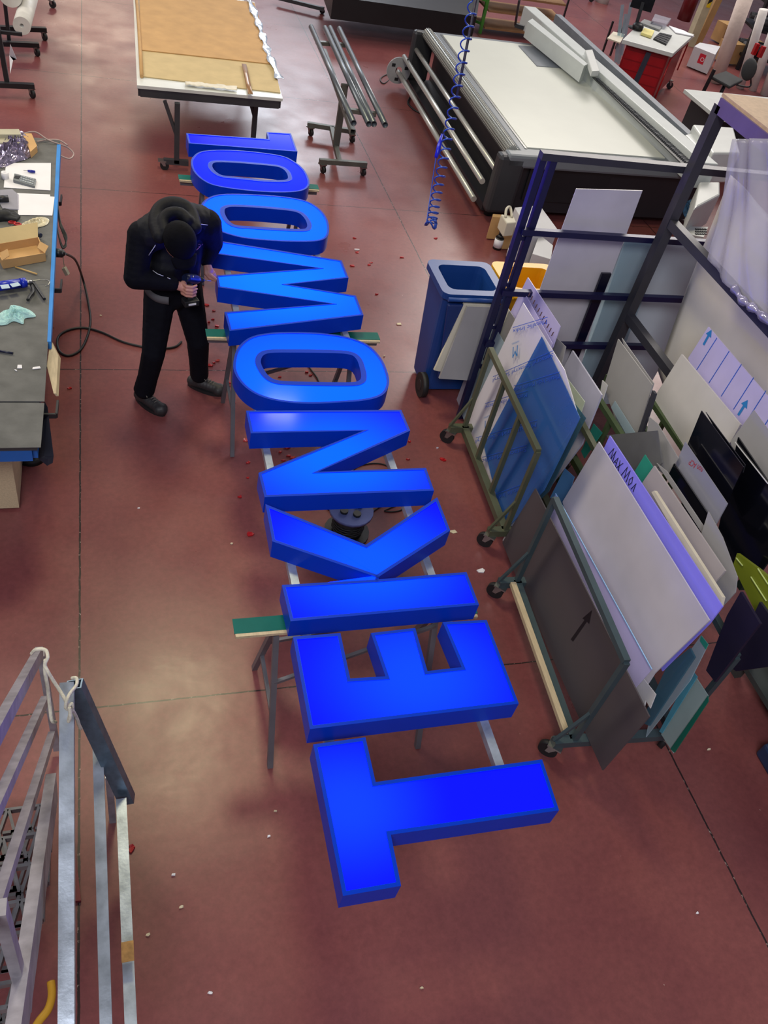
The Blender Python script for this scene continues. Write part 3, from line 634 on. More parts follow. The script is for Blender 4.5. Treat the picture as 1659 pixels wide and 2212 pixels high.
for k, (P, lb) in enumerate(((((38, 788), (47, 788), (48, 795), (37, 795)), 'small square cream offcut on the grey mat'), (((71, 793), (86, 791), (88, 795), (70, 797)), 'narrow cream offcut near the bench edge'), (((31, 797), (36, 799), (37, 801), (33, 800)), 'tiny cream chip beside the square offcut'))):
    flat('offcut', P, zb, .004, paper, lb, 'offcut')
# cable bundle, plug, black cable
m = MB()
for k in range(4):
    m.tube(crs([at(125, 430+4*k, .82), at(128+k, 480, .78), at(138+2*k, 510, .72), at(143-k, 530, .70), at(134, 535-2*k, .70), at(126, 505, .76), at(122, 470, .80)], 7), .005, 6)
single('cable_bundle', m, cable, 'bundle of dark cables hanging over the bench edge', 'cable')
t = thing('cable_socket', 'black inline socket with flex at the bench edge', 'socket', at(128, 548, .80))
m = MB(); m.cyl(at(119, 546, .80), at(134, 547, .80), .030); m.cyl(at(134, 547, .80), at(141, 548, .80), .030, .012); obj('socket_body', m, blackpl, t)
m = MB(); m.tube(crs([at(141, 548, .80), at(163, 562, .5), at(178, 600, .12), at(190, 650, .02), at(195, 700, .01), at(178, 750, .01), at(150, 768, .01), at(128, 758, .01), at(125, 730, .01), at(145, 714, .01), at(180, 708, .01), at(220, 718, .01), at(270, 740, .01), at(330, 752, .01), at(375, 750, .01), at(392, 738, .01)], 10), .009, 8); obj('flex', m, cable, t)
m = MB(); m.tube([at(136, 553, .78), at(138, 570, .62), at(139, 576, .6)], .003, 6); m.bar(at(138, 578, .6), at(146, 593, .55), .03, .025); single('hanging_switch', m, cream, 'small cream switch hanging from a wire beside the bench', 'switch')
q = at(8, 985, .45); m = MB(); m.slab([(-.9, q.y, .45), (at(23, 985, .45).x, q.y, .45), (at(23, 985, .45).x, q.y+.5, .45), (-.9, q.y+.5, .45)], .02); single('wooden_crate', m, wood, 'pale wooden crate under the near end of the workbench', 'crate')
# ================================================================== cardboard topped table
zt = .78
T = thing('board_table', 'rolling steel table covered with flattened cardboard behind the letter L', 'table', (1.3, 7.5, 0))
c0, c1, c2, c3 = at(296, 184, zt), at(611, 213, zt), at(548, -60, zt), at(288, -60, zt)
c2 = V((c1.x+.13, 9.6, zt)); c3 = V((c0.x+.08, 9.6, zt))
m = MB(); m.slab([c0, c1, c2, c3], zt-.03); obj('table_top', m, whitepaint, T)
m = MB(); i0, i1 = c0+V((.03, .03, -.07)), c1+V((-.03, .03, -.07)); i2, i3 = c2+V((-.03, -.03, -.07)), c3+V((.03, -.03, -.07))
for a, b_ in ((i0, i1), (i1, i2), (i2, i3), (i3, i0)): m.bar(a, b_, .04, .08)
obj('frame', m, steel_dark, T)
for x, y in ((.94/1, 6.32),):
    pass
for q in (at(381, 368, 0), at(545, 325, 0)):
    m = MB(); m.bar((q.x, q.y, .08), (q.x, q.y, zt-.1), .05, .05); lg = obj('leg', m, steel_dark, T)
    m = MB(); m.bar((q.x, q.y, .35), (q.x-.12, q.y+.03, zt-.1), .03, .03); obj('leg_brace', m, steel_dark, lg)
    m = MB(); m.bar((q.x-.13, q.y, .09), (q.x+.12, q.y, .09), .05, .05); obj('foot_rail', m, steel_dark, lg)
for q in (V((1.28, 8.8, 0)), V((1.9, 8.8, 0))):
    m = MB(); m.bar((q.x, q.y, 0), (q.x, q.y, zt-.1), .03, .03); obj('leg', m, steel_dark, T)
q = at(350, 345, .1); caster((q.x, q.y, .1), T); caster((2.0, at(545, 325, 0).y, .1), T)
z2 = zt+.001
fold0, fold1 = at(303, 107, zt+.02), at(590, 138, zt+.02)
m = MB(); m.slab([fold0, fold1, V((fold1.x+.08, 9.5, zt+.02)), V((fold0.x+.08, 9.5, zt+.02))], z2+.01); single('cardboard_sheet', m, cardb, 'large brown cardboard sheet covering most of the table', 'cardboard')
m = MB(); m.slab([at(304, 164, z2+.009), at(606, 200, z2+.009), at(592, 140, z2+.009), at(302, 104, z2+.009)], z2); single('cardboard_sheet', m, cardb_lt, 'paler cardboard flap at the near edge of the table', 'cardboard')
m = MB(); m.tube([at(296, 0, zt+.03)+V((0, .2, 0)), at(300, 60, zt+.02), at(303, 110, zt+.02), at(306, 165, zt+.02)], .018, 8); single('cardboard_edge', m, cardb, 'rolled cardboard edge along the left side of the table', 'cardboard')
m = MB(); P = [at(x, y, zt+.028) for x, y in ((527, 138), (532, 160), (536, 180), (541, 203))]
m.grid(lambda u, w: P[int(round(w*3))]+V(((u-.5)*.05, 0, 0)), 2, 3); single('packing_tape', m, M('brown packing tape', (150, 110, 72), .3), 'strip of brown packing tape across the pale flap', 'tape', solid=.002)
rn = random.Random(4); m = MB(); m.grid(lambda u, w: at(400+112*u, 176+12*u+8*w, zt+.018)+V((0, 0, rn.uniform(0, .012))), 24, 4); single('foam_scrap', m, M('white foam film', (215, 208, 190), .6), 'torn white foam film on the near edge of the cardboard', 'foam', solid=.002)
m = MB(); P = crs([at(x, y, zt+.03) for x, y in ((530, -20), (548, 25), (562, 60), (573, 95), (584, 125), (604, 170))], 10)
m.grid(lambda u, w: P[int(round(w*(len(P)-1)))]+V(((u-.5)*(.07+.03*math.sin(w*40)), 0, rn.uniform(-.012, .012))), 3, len(P)-1); single('bubble_wrap', m, M('shiny bubble wrap', (205, 218, 238), .15, .3, .15, 30), 'shiny bubble wrap strip along the right side of the cardboard table', 'wrap', solid=.003)
# ================================================================== pipe stand
PS = thing('pipe_stand', 'grey rolling T stand carrying long pipes', 'stand', (2.8, 7.2, 0))
nb0, nb1 = at(690, 348, .12), at(792, 355, .12); fb0, fb1 = at(664, 268, .12), at(768, 285, .12)
for a, b_, in ((nb0, nb1), (fb0, fb1)):
    m = MB(); m.bar(a, b_, .05, .05); f_ = obj('base_bar', m, steel_grey, PS)
    for e, s in ((a, 1), (b_, -1)): caster(tuple(e+(b_-a).normalized()*s*.04-V((0, 0, .025))), PS, .038, ang=-1.2)
nm = nb0.lerp(nb1, .42); fmn = fb0.lerp(fb1, .5); m = MB(); m.bar(nm, fmn, .05, .05); obj('base_spine', m, steel_grey, PS)
top_n, top_f = at(760, 262, .82), at(722, 100, .84)
mast = nm.lerp(fmn, .45); top_m = V((mast.x, mast.y, .80)); m = MB(); m.bar(mast, top_m, .07, .05, up=(0, 1, 0)); obj('mast', m, steel_grey, PS)
m = MB(); m.bar(at(762, 285, .80), at(700, 110, .80), .05, .05, hollow=True); obj('top_beam', m, steel_grey, PS)
for (a, b_) in (((745, 237), (812, 247)), ((683, 92), (752, 98))):
    m = MB(); m.bar(at(*a, .84), at(*b_, .84), .05, .04); obj('cross_arm', m, steel_grey, PS)
pipe = M('grey steel pipe', (98, 104, 110), .35, .6)
for a, b_, lb in (((672, 58), (764, 266), 'leftmost of the four grey pipes on the stand'), ((702, 60), (797, 268), 'second from the left of the four grey pipes on the stand'), ((713, 60), (808, 268), 'third from the left of the four grey pipes, touching its neighbour'), ((733, 62), (832, 270), 'rightmost of the four grey pipes on the stand')):
    m = MB(); m.cyl(at(*b_, .89), at(*a, .89), .030, bore=.025); single('steel_pipe', m, pipe, lb, 'pipe', 'grey pipes on the rolling stand')
# ================================================================== roll rack top left
RR = thing('roll_rack', 'black rolling rack with white rolls at the top left', 'rack', (-.6, 8.2, 0))
for (y, x1) in ((186, 74), (97, 84), (64, 100)):
    a = at(-60, y-6, .12); b_ = at(x1, y, .12); m = MB(); m.bar(a, b_, .06, .05); obj('base_bar', m, blackpl, RR); caster((b_.x-.04, b_.y, .10), RR, .045, ang=-1)
q = at(16, 180, .12); m = MB(); m.bar(q, (q.x-.06, q.y, 1.15), .05, .05); obj('post', m, blackpl, RR)
q2 = at(20, 88, .12); m = MB(); m.bar(q2, (q2.x, q2.y, .75), .04, .04); obj('post', m, blackpl, RR)
m = MB(); m.bar(at(-10, 68, .62), at(48, 74, .62), .04, .03); obj('roll_arm', m, blackpl, RR)
q = at(47, 56, .62); m = MB(); m.cyl(q, q+V((.05, 1.2, 0)), .09, bore=.022, n=28); single('vinyl_roll', m, M('white vinyl roll', (214, 212, 205), .5), 'white vinyl roll with a grey end pipe on the rack', 'roll')
q = at(22, -10, .8); m = MB(); m.cyl(q, q+V((.05, 1.2, 0)), .12, bore=.03, n=28); single('vinyl_roll', m, MATS['white vinyl roll'], 'larger white roll above the other at the picture corner', 'roll')
m = MB(); m.ext([at(22, 95, .45), at(36, 128, .3), at(28, 131, .3), at(22, 160, .2), at(20, 120, .3)], (.0, .01, 0)); single('torn_paper', m, paper, 'torn strip of white paper hanging from the roll rack', 'paper')
q = at(110, 8, .045); caster((q.x, q.y, .1), RR, .045, ang=-.5)
# ================================================================== flatbed printer
zp = .75
PR = thing('flatbed_printer', 'large flatbed printer with white bed and grey frame', 'printer', (5.6, 7.5, 0))
nL, fL, nR, fR = at(1092, 328, zp), at(905, 62, zp), at(1500, 372, zp), at(1130, 86, zp)
def U(u, v, z=zp):
    """u across 0..1, v away 0..1 over the printer body"""
    X0 = nL.lerp(fL, v); e = V((fL.x+2.85, fL.y+.12, 0)); s_ = V((nL.x+2.85, nL.y+.12, 0)); X1 = s_.lerp(e, v); p = X0.lerp(V((X1.x, X1.y, zp)), u); return V((p.x, p.y, z))
grey_f = M('mid grey casing', (112, 118, 124), .4, 0, .04); dk = M('dark printer side', (34, 33, 37), .45, 0, .05)
m = MB(); m.slab([U(.07, .015), U(.74, .0), U(.74, .99), U(.07, .985)], zp-.06); obj('bed_frame', m, grey_f, PR, bevel=.01)
m = MB(); m.slab([U(.105, .035, zp+.012), U(.725, .035, zp+.012), U(.70, .955, zp+.012), U(.105, .955, zp+.012)], zp-.02); o = obj('print_bed', m, M('pale printing bed', (205, 208, 198), .35, 0, .03, 2), PR); o['label'] = 'pale white printing bed'
m = MB(); m.slab([U(.095, .03, zp+.006), U(.105, .03, zp+.006), U(.105, .96, zp+.006), U(.095, .96, zp+.006)], zp); obj('bed_rail', m, chrome, PR)
m = MB(); m.slab([U(.10, .006, zp-.055), U(1.0, .006, zp-.055), U(1, .99, zp-.055), U(.10, .99, zp-.055)], .1); obj('body', m, dk, PR)
m = MB(); m.box(U(.3, -.001, .42), (1.0, .02, .36), .02); obj('front_panel', m, blackpl, PR)
m = MB(); m.slab([U(.0, -.03, zp+.02), U(.96, -.03, zp+.02), U(.96, .012, zp+.02), U(.0, .012, zp+.02)], zp-.12); obj('front_beam', m, grey_f, PR, bevel=.03)
for v0, v1 in ((-.03, .012), (.97, 1.0)):
    m = MB(); m.slab([U(-.03, v0, zp), U(.08, v0, zp), U(.08, v1, zp), U(-.03, v1, zp)], .12); obj('side_housing', m, darkpl, PR, bevel=.04)
# rollers along the left side
rib = M('ribbed roller', (176, 178, 172), .35, .4, .05)
m = MB(); a, b_ = U(.035, .012, zp-.02), U(.035, .97, zp-.02); ax_ = (b_-a).normalized(); r0 = ax_.orthogonal().normalized(); n_ = 72; r1 = ax_.cross(r0)
P = []
for p in (a, b_):
    for i in range(n_):
        an = 2*math.pi*i/n_; rr = .075 if (i//2) % 2 else .064; P.append(p+(r0*math.cos(an)+r1*math.sin(an))*rr)
m.add(P, [(i, (i+1) % n_, (i+1) % n_+n_, i+n_) for i in range(n_)]); m.add(P[:n_], [tuple(range(n_))]); m.add(P[n_:], [tuple(range(n_))]); o = obj('ribbed_roller', m, rib, PR); o['label'] = 'grooved metal roller'
m = MB()
for k in range(18):
    an = k*math.pi/9; d_ = r0*math.cos(an)+r1*math.sin(an); m.bar(a+d_*.0745, b_+d_*.0745, .004, .004)
obj('roller_grooves', m, blackpl, PR)
for (u_, z_, r_) in ((-.005, .52, .030), (-.06, .42, .032), (-.075, .22, .032)):
    m = MB(); m.cyl(U(u_, .0, z_), U(u_, .97, z_), r_); obj('feed_roller', m, M('silver roller', (190, 190, 184), .3, .5, .05), PR)
m = MB(); a = U(-.075, .965, .24); m.cyl(a, a+V((.0, .025, 0)), .17, bore=.05, n=28); fl_ = obj('reel_flange', m, M('grey disc', (150, 152, 155), .4), PR)
m = MB()
for k in range(3):
    an = k*2.09+.4; q = a+V((.11*math.cos(an), -.003, .11*math.sin(an))); m.box(q, (.05, .004, .04))
obj('flange_window', m, blackpl, fl_)
m = MB(); m.slab([U(-.02, .02, .14), U(.10, .02, .14), U(.10, .98, .14), U(-.02, .98, .14)], .06); obj('base_frame', m, dk, PR)
for u_, v_ in ((.02, .03), (.02, .96), (.9, .03), (.9, .95)):
    m = MB(); m.cyl(U(u_, v_, 0), U(u_, v_, .08), .05); obj('foot', m, rubber, PR)
# gantry along the right of the bed
def beam(name, p0, p1, z, w0, h, mat, parent=PR, w1=None, bevel=0):
    a, b_ = at(*p0, z), at(*p1, z); d = (b_-a).normalized(); s = V((d.y, -d.x, 0))*w0; s1 = s if w1 is None else s*(w1/w0); m = MB(); m.slab([a, a+s*1, b_+s1, b_], z-h) if s.x > 0 else m.slab([a, a-s, b_-s1, b_], z-h); return obj(name, m, mat, parent, bevel=bevel)
wg = M('light grey painted beam', (190, 196, 194), .35, 0, .04)
beam('gantry_beam', (1520, 352), (1132, 12), .98, .20, .28, wg, bevel=.01)
beam('gantry_ledge', (1495, 352), (1138, 30), .88, .07, .10, wg)
beam('gantry_edge', (1555, 352), (1200, 30), .86, .10, .3, M('blue grey casing', (120, 126, 134), .4))
beam('chain_tray', (1482, 362), (1280, 166), .895, .10, .01, blackpl)
m = MB(); a, b_ = at(1487, 358, .90), at(1284, 168, .90); d = (b_-a); n_ = 70; s = V((d.y, -d.x, 0)).normalized(); s = s if s.x > 0 else -s
for k in range(n_):
    p = a+d*(k/n_); m.bar(p+s*.005, p+s*.085, .012, .03)
o = obj('cable_chain', m, M('grey chain link', (84, 86, 90), .5), PR); o['kind'] = 'stuff'
m = MB(); m.slab([at(1264, 108, 1.04), at(1280, 106, 1.04), at(1296, 152, 1.04), at(1279, 153, 1.04)], .97); obj('carriage_cover', m, whitepaint, PR, bevel=.01)
m = MB(); m.slab([at(1120, 98, zp+.02), at(1200, 102, zp+.02), at(1260, 150, zp+.02), at(1160, 142, zp+.02)], zp+.011); o = obj('bed_plate', m, M('slate grey plate', (112, 118, 128), .3), PR); o['label'] = 'dark slate plate on the bed'
m = MB(); m.slab([at(1140, 46, 1.0), at(1262, 142, 1.0), at(1270, 138, 1.0), at(1150, 40, 1.0)], .80); obj('gantry_panel', m, wg, PR)
# machine covers on the right of the printer
for P, z, h, lb in ((((1480, 290), (1510, 283), (1560, 330), (1528, 338)), .92, .3, 'small white machine cover beside the gantry end'), (((1497, 268), (1585, 275), (1600, 330), (1540, 330)), 1.0, .35, 'big white machine cover behind the steel rack post'), (((1512, 392), (1556, 392), (1556, 420), (1500, 450)), .8, .35, 'white equipment box low behind the rack post')):
    m = MB(); m.slab([at(*p, z) for p in P], z-h); o = obj('end_cover', m, whitepaint, PR, bevel=.02); o['label'] = lb
m = MB(); q = at(1525, 345, .80); m.ball(q, (.10, .10, .13), 16, 10); w_ = obj('corrugated_duct', m, blackpl); tag(w_, 'ribbed black duct end beside the printer gantry', 'duct')
crumple('blue_rags', ((1478, 440), (1492, 438), (1512, 452), (1510, 470), (1490, 476), (1476, 462)), .5, .08, M('dark blue rag', (20, 60, 92), .7, 0, .4, 20), 'crumpled dark blue rags seen behind the rack post', 'rag', 12)
m = MB(); m.slab([at(1488, 489, .55), at(1530, 490, .55), at(1520, 512, .55), at(1480, 505, .55)], .50); kt = thing('keyboard_tray', 'white tray with keys seen behind the rack bar', 'keyboard', at(1505, 500, .5)); obj('tray', m, whitepaint, kt)
m = MB()
for i in range(5):
    for jj in range(3): q = at(1504+5*i, 495+5*jj, .555); m.box(q, (.02, .02, .01))
obj('keys', m, darkpl, kt)
# cables of the printer on the floor
m = MB(); m.tube(crs([at(884, 128, .5), at(862, 135, .2), at(852, 160, .01), at(830, 180, .01), at(822, 170, .01), at(840, 160, .01), at(875, 165, .01), at(885, 200, .01), at(900, 205, .01)], 8), .008, 6); m.tube(crs([at(886, 210, .01), at(882, 225, .01), at(905, 243, .01), at(935, 248, .01), at(950, 235, .01)], 8), .012, 6)
single('printer_cable', m, cable, 'black cable loop on the floor at the far left of the printer', 'cable')
# ================================================================== coiled air hose hanging from above
hb = at(930, 497, .45)
HT = thing('coiled_air_hose', 'blue coiled air hose with blow gun hanging in mid air', 'hose', hb)
ht = dp(1032, -30, 3.0); 
hx = at(925, 485, .75)
A_, B_ = at(1022, 10, 2.3), at(932, 480, 1.05)
hosem = M('blue polyurethane hose', (34, 72, 170), .3, 0, .1, 5)
turns = 23; pts = []; d = B_-A_; n1 = d.normalized(); a1 = n1.orthogonal().normalized(); b1 = n1.cross(a1)
for i in range(turns*14+1):
    t_ = i/(turns*14); te = 1-(1-t_)**1.35; rr = .040
    pts.append(A_+d*te+(a1*math.cos(i*2*math.pi/14)+b1*math.sin(i*2*math.pi/14))*rr)
m = MB(); m.tube(pts, .006, 6); m.tube(crs([A_+V((0, .1, .8)), A_+V((0, .03, .3)), pts[0]], 6), .0045, 6); obj('coil', m, hosem, HT)
m = MB(); q = B_; pts = [q+V((.04*math.cos(i*.45)*(1+.2*math.sin(i)), .035*math.sin(i*.45), -.012+.03*math.sin(i*.9))) for i in range(70)]; m.tube(pts, .006, 6); obj('coil_bunch', m, hosem, HT)
g0 = at(955, 290, 1.55); g1 = at(942, 340, 1.42); m = MB(); m.tube(crs([q+V((-.02, 0, 0)), at(922, 478, 1.08), at(930, 420, 1.2), at(938, 365, 1.35), g1], 8), .004, 6); obj('hose_tail', m, hosem, HT)
m = MB(); m.tube([g1, g1.lerp(g0, .5), g0], [.014, .018, .009], 10); gg = obj('blow_gun', m, M('bright blue plastic', (20, 30, 190), .3), HT)
m = MB(); m.tube([g0, g0.lerp(g1, -.25)+V((.01, .0, .01))], .004, 6); obj('nozzle', m, blackpl, gg)
m = MB(); m.cyl(A_+d*.42+V((.012, 0, 0)), A_+V((.02, 0, 0))-d*.5, .011, n=10); single('hanging_pole', m, M('dark hanging pole', (40, 36, 58), .5), 'dark straight pole hanging down inside the blue coiled hose', 'pole')
# ================================================================== boxes and ink bottles by the printer
def cbox(P, z, h, mat, label, name='carton', cat='box', **k):
    m = MB(); m.slab([at(*p, z) for p in P], z-h); return single(name, m, mat, label, cat, **k)
cartw = M('white carton', (196, 196, 200), .7, 0, .04)
cbox(((1112, 448), (1166, 443), (1205, 496), (1146, 506)), .40, .38, cartw, 'stack of taped white cartons by the printer end', bevel=.004)
cbox(((1165, 506), (1195, 530), (1190, 560), (1150, 548)), .34, .32, cartw, 'white carton with black label in front of the taped cartons', bevel=.004)
for P, lb in ((((1065, 462), (1092, 464), (1091, 470), (1064, 468)), 'open brown tray carton holding the first ink bottle'), (((1095, 484), (1118, 485), (1117, 491), (1094, 490)), 'brown carton holding the second ink bottle')):
    cbox(P, .26, .25, cardb, lb, bevel=.003)
for (x, y), lb in (((1073, 490), 'black capped ink bottle nearest the printer corner'), ((1101, 512), 'black capped ink bottle beside the blue rack post')):
    q = at(x, y+47, 0); q.z = .0; t = thing('ink_bottle', lb, 'bottle', q)
    m = MB(); m.cyl(q+V((0, 0, .002)), q+V((0, 0, .13)), .046, .046); m.cyl(q+V((0, 0, .13)), q+V((0, 0, .16)), .042, .022); obj('bottle_body', m, blackpl, t)
    m = MB(); m.cyl(q+V((0, 0, .025)), q+V((0, 0, .115)), .0475, .0475); obj('bottle_label', m, paper, t)
    m = MB(); m.cyl(q+V((0, 0, .16)), q+V((0, 0, .19)), .025, .025); obj('cap', m, blackpl, t)
t = thing('jerrycan', 'cream plastic canister standing on the brown cartons', 'canister', at(1098, 470, .27))
m = MB(); m.slab([at(1082, 462, .42), at(1110, 466, .42), at(1116, 480, .42), at(1095, 482, .42)], .27); obj('canister_body', m, beige, t, bevel=.012)
m = MB(); m.tube(crs([at(1092, 470, .42), at(1094, 452, .47), at(1102, 448, .47), at(1106, 470, .42)], 5), .014, 8); obj('handle', m, beige, t)
# ================================================================== wheelie bins
def bin_(x0, x1, y0, y1, h, mat, matd, label, lid=True):
    t = thing('wheelie_bin', label, 'bin', ((x0+x1)/2, (y0+y1)/2, 0)); k = .05; m = MB()
    def ring(a, b_, c, d_, z, r=.06):
        P = []
        for cx_, cy_, s in ((b_-r, d_-r, 0), (a+r, d_-r, 1), (a+r, c+r, 2), (b_-r, c+r, 3)):
            for j in range(5): an = (s+j/4)*math.pi/2; P.append(V((cx_+r*math.cos(an), cy_+r*math.sin(an), z)))
        return P
    rs = [ring(x0+k, x1-k, y0+k, y1-k*1.5, .04), ring(x0+.01, x1-.01, y0+.02, y1-.01, h-.05), ring(x0-.015, x1+.015, y0-.01, y1+.02, h-.05), ring(x0-.015, x1+.015, y0-.01, y1+.02, h),
          ring(x0+.05, x1-.05, y0+.06, y1-.05, h), ring(x0+.055, x1-.055, y0+.065, y1-.055, h-.06), ring(x0+k+.02, x1-k-.02, y0+k+.02, y1-k*1.5-.02, .12)]
    n = 20; fs = [(i*n+j, i*n+(j+1) % n, (i+1)*n+(j+1) % n, (i+1)*n+j) for i in range(len(rs)-1) for j in range(n)]
    m.add([p for r_ in rs for p in r_], fs+[tuple(range(n)), tuple(range((len(rs)-1)*n, len(rs)*n))]); obj('bin_body', m, mat, t)
    if lid:
        m = MB(); m.prism([(x0+.02, y0-.02, h-.06), (x1-.02, y0-.02, h-.06), (x1-.05, y0-.14, .30), (x0+.05, y0-.14, .30)], [(x0+.02, y0-.05, h-.06), (x1-.02, y0-.05, h-.06), (x1-.05, y0-.17, .30), (x0+.05, y0-.17, .30)]); obj('lid', m, matd, t, bevel=.012)
    m = MB(); m.cyl((x0+.02, y0-.03, h-.03), (x1-.02, y0-.03, h-.03), .016); obj('handle', m, mat, t)
    for s, x in ((-1, x0+.0), (1, x1-.04)):
        m = MB(); m.cyl((x, y0+.03, .1), (x+.045, y0+.03, .1), .10, n=24); w_ = obj('wheel', m, rubber, t); m = MB(); m.cyl((x-.004, y0+.03, .1), (x+.049, y0+.03, .1), .045); obj('hub', m, blackpl, w_)
    return t
bluebin = M('blue bin plastic', (22, 62, 128), .4, 0, .06); bluebd = M('deep blue lid', (14, 40, 96), .4)
yel = M('yellow bin plastic', (228, 165, 12), .4, 0, .05)
bin_(2.56, 3.05, 2.56, 3.02, .95, bluebin, bluebd, 'open blue wheelie bin behind the sheet carts')
bin_(3.10, 3.60, 2.62, 3.04, .95, yel, yel, 'yellow wheelie bin beside the blue bin', lid=False)
crumple('rubbish', ((1105, 615), (1120, 600), (1150, 600), (1165, 620), (1150, 634), (1112, 634)), .70, .06, M('clear and white rubbish', (205, 196, 180), .3, 0, .15, 20), 'white and clear rubbish inside the yellow bin', 'rubbish', 21)
# boards leaning against the blue bin
for k, (P, mt, lb) in enumerate(((((1003, 655), (1062, 658), (1002, 812), (938, 800)), beige, 'rear beige board leaning against the blue bin'), (((1010, 662), (1075, 664), (1015, 822), (949, 818)), greysheet, 'front grey board leaning against the blue bin'))):
    p0 = V((2.6, 2.30-.035*k, .08)); up = V((0, .26, 1)).normalized(); n = V((1, 0, 0)).cross(up)
    Q = [onp(*p, p0, n) for p in P]; m = MB(); m.ext(Q, V((0, .022, -.006))); single('board', m, mt, lb, 'board')
# ================================================================== tall steel rack
navy = M('navy blue rack steel', (26, 26, 66), .4, .2, .08); dkst = M('anthracite rack steel', (56, 56, 64), .45, .2, .08)
RK = thing('end_frame', 'dark blue steel end frame with horizontal bars beside the bins', 'rack frame', (3.7, 2.3, 0))
ax0, ay0 = 2.88, 2.30
def onY(px, py, y):
    d = ray(px, py); return EYE+d*((y-EYE.y)/d.y)
def onX(px, py, x):
    d = ray(px, py); return EYE+d*((x-EYE.x)/d.x)
ptop = onY(1172, 342, ay0); zt_ = ptop.z; ax0 = ptop.x
for dx in (0, .075):
    m = MB(); m.bar((ax0+dx, ay0, 0), (ax0+dx, ay0, zt_), .045, .045, up=(0, 1, 0)); obj('post', m, navy, RK)
m = MB()
for z in (.5, .85, 1.2, 1.55): m.bar((ax0, ay0, z), (ax0+.075, ay0, z), .02, .03)
obj('post_web', m, navy, RK)
m = MB(); m.bar((ax0-.02, ay0, zt_+.02), (4.9, ay0, zt_+.02), .06, .045); obj('top_bar', m, dkst, RK)
for p, x1 in (((1300, 506), 4.6), ((1250, 633), 4.6), ((1300, 742), 4.3)):
    q = onY(*p, ay0); m = MB(); m.bar((ax0, ay0-.03, q.z), (x1, ay0-.03, q.z), .04, .04); obj('cross_bar', m, navy, RK)
# right-hand rack: corner post and bars coming forward
RX = 3.95; pb = onX(1562, 232, RX)
q0 = onX(1330, 760, RX); by_ = 2.2
pt = onY(1560, 228, by_); bx_ = pt.x
RB = thing('storage_rack', 'tall dark steel storage rack with chipboard top at the right edge', 'rack', (bx_+.5, 1, 0))
m = MB(); m.bar((bx_, by_, 0), (bx_, by_, pt.z), .07, .07, up=(0, 1, 0)); obj('post', m, dkst, RB)
for (p) in ((1460, 492), (1372, 702)):
    q = onX(*p, bx_); m = MB(); m.bar((bx_, by_, q.z), (bx_, -.6, q.z), .06, .06); obj('side_bar', m, dkst, RB)
m = MB(); m.bar((bx_, by_, pt.z), (bx_, -.6, pt.z), .07, .09); obj('side_bar', m, M('violet grey beam', (92, 78, 128), .4), RB)
m = MB(); m.bar((bx_, by_, pt.z), (bx_+1.6, by_, pt.z), .06, .06); obj('end_bar', m, navy, RB)
m = MB(); m.bar((bx_+1.5, by_, 0), (bx_+1.5, by_, pt.z), .07, .07, up=(0, 1, 0)); obj('post', m, dkst, RB)
m = MB(); m.slab([(bx_-.02, by_+.02, pt.z+.065), (bx_+1.6, by_+.02, pt.z+.065), (bx_+1.6, -.6, pt.z+.065), (bx_-.02, -.6, pt.z+.065)], pt.z+.045); single('chipboard_panel', m, M('tan chipboard', (176, 150, 124), .7, 0, .12, 30), 'tan chipboard panel on top of the right rack', 'board')
# big pale covered panel inside the rack and the wrapping film
rn = random.Random(8)
def wrap(name, P, x, mat, label, cat, nu=26, nv=30, amp=.02, fr=9):
    C4 = [onX(*p, x) for p in P]; ph = [rn.uniform(0, 6) for _ in range(6)]; m = MB()
    def f(u, w):
        p = C4[0].lerp(C4[1], u).lerp(C4[3].lerp(C4[2], u), w)
        return p+V((amp*(math.sin(u*fr+ph[0]+2*w)+.6*math.sin(u*fr*2.3+ph[1]-3*w)+.4*math.sin(w*7+u*4+ph[2])), 0, 0))
    m.grid(f, nu, nv); o = single(name, m, mat, label, cat, solid=.004); return o
creamw = M('cream wrapped panel', (228, 222, 216), .4, 0, .05, 3)
wrap('wrapped_panel', ((1575, 378), (1900, 700), (1640, 1250), (1420, 800)), 4.12, creamw, 'big cream wrapped panel standing inside the right rack', 'panel', amp=.012)
wrap('plastic_film', ((1582, 300), (1760, 300), (1800, 860), (1528, 560)), bx_-.06, plasticfilm, 'crinkled clear film draped over the side of the right rack', 'film', amp=.022, fr=14)
m = MB(); P = crs([onX(*p, bx_-.08) for p in ((1585, 620), (1605, 650), (1630, 668), (1665, 700), (1710, 760))], 6); m.tube(P, [.022+.008*math.sin(i*1.3) for i in range(len(P))], 8); single('film_roll', m, M('shiny film fold', (150, 146, 176), .12, .3, .2, 20), 'shiny rolled fold of film along the rack bar', 'film')
# large sheets standing behind the end frame
def backsheet(P, y, mat, label, t=.006, name='large_sheet'):
    Q = [onY(*p, y) for p in P]; m = MB(); m.ext(Q, V((0, t, 0))); return single(name, m, mat, label, 'sheet')
stone = M('cloudy grey acrylic', (196, 192, 200), .35, 0, .12, 2.2)
backsheet(((1245, 408), (1388, 412), (1322, 590), (1280, 700), (1230, 880), (1090, 860), (1170, 615)), 2.38, stone, 'tall cloudy grey sheet rising above the blue frame bar')
backsheet(((1352, 515), (1440, 515), (1290, 900), (1170, 900)), 2.41, clearpale, 'bluish clear sheet edge beside the cloudy grey sheet')
backsheet(((1352, 516), (1505, 520), (1560, 560), (1330, 960), (1200, 930), (1290, 700)), 2.46, M('pale blue grey panel', (190, 200, 208), .4, 0, .05, 2), 'pale blue grey panel behind the blue frame bars')
m = MB(); q0, q1 = onY(1310, 590, 2.345), onY(1205, 860, 2.345); m.bar(q0, q1, .075, .02, up=(0, 1, 0)); single('dark_profile', m, M('dark navy profile', (8, 10, 34), .3), 'dark navy profile standing diagonally between the pale sheets', 'profile')
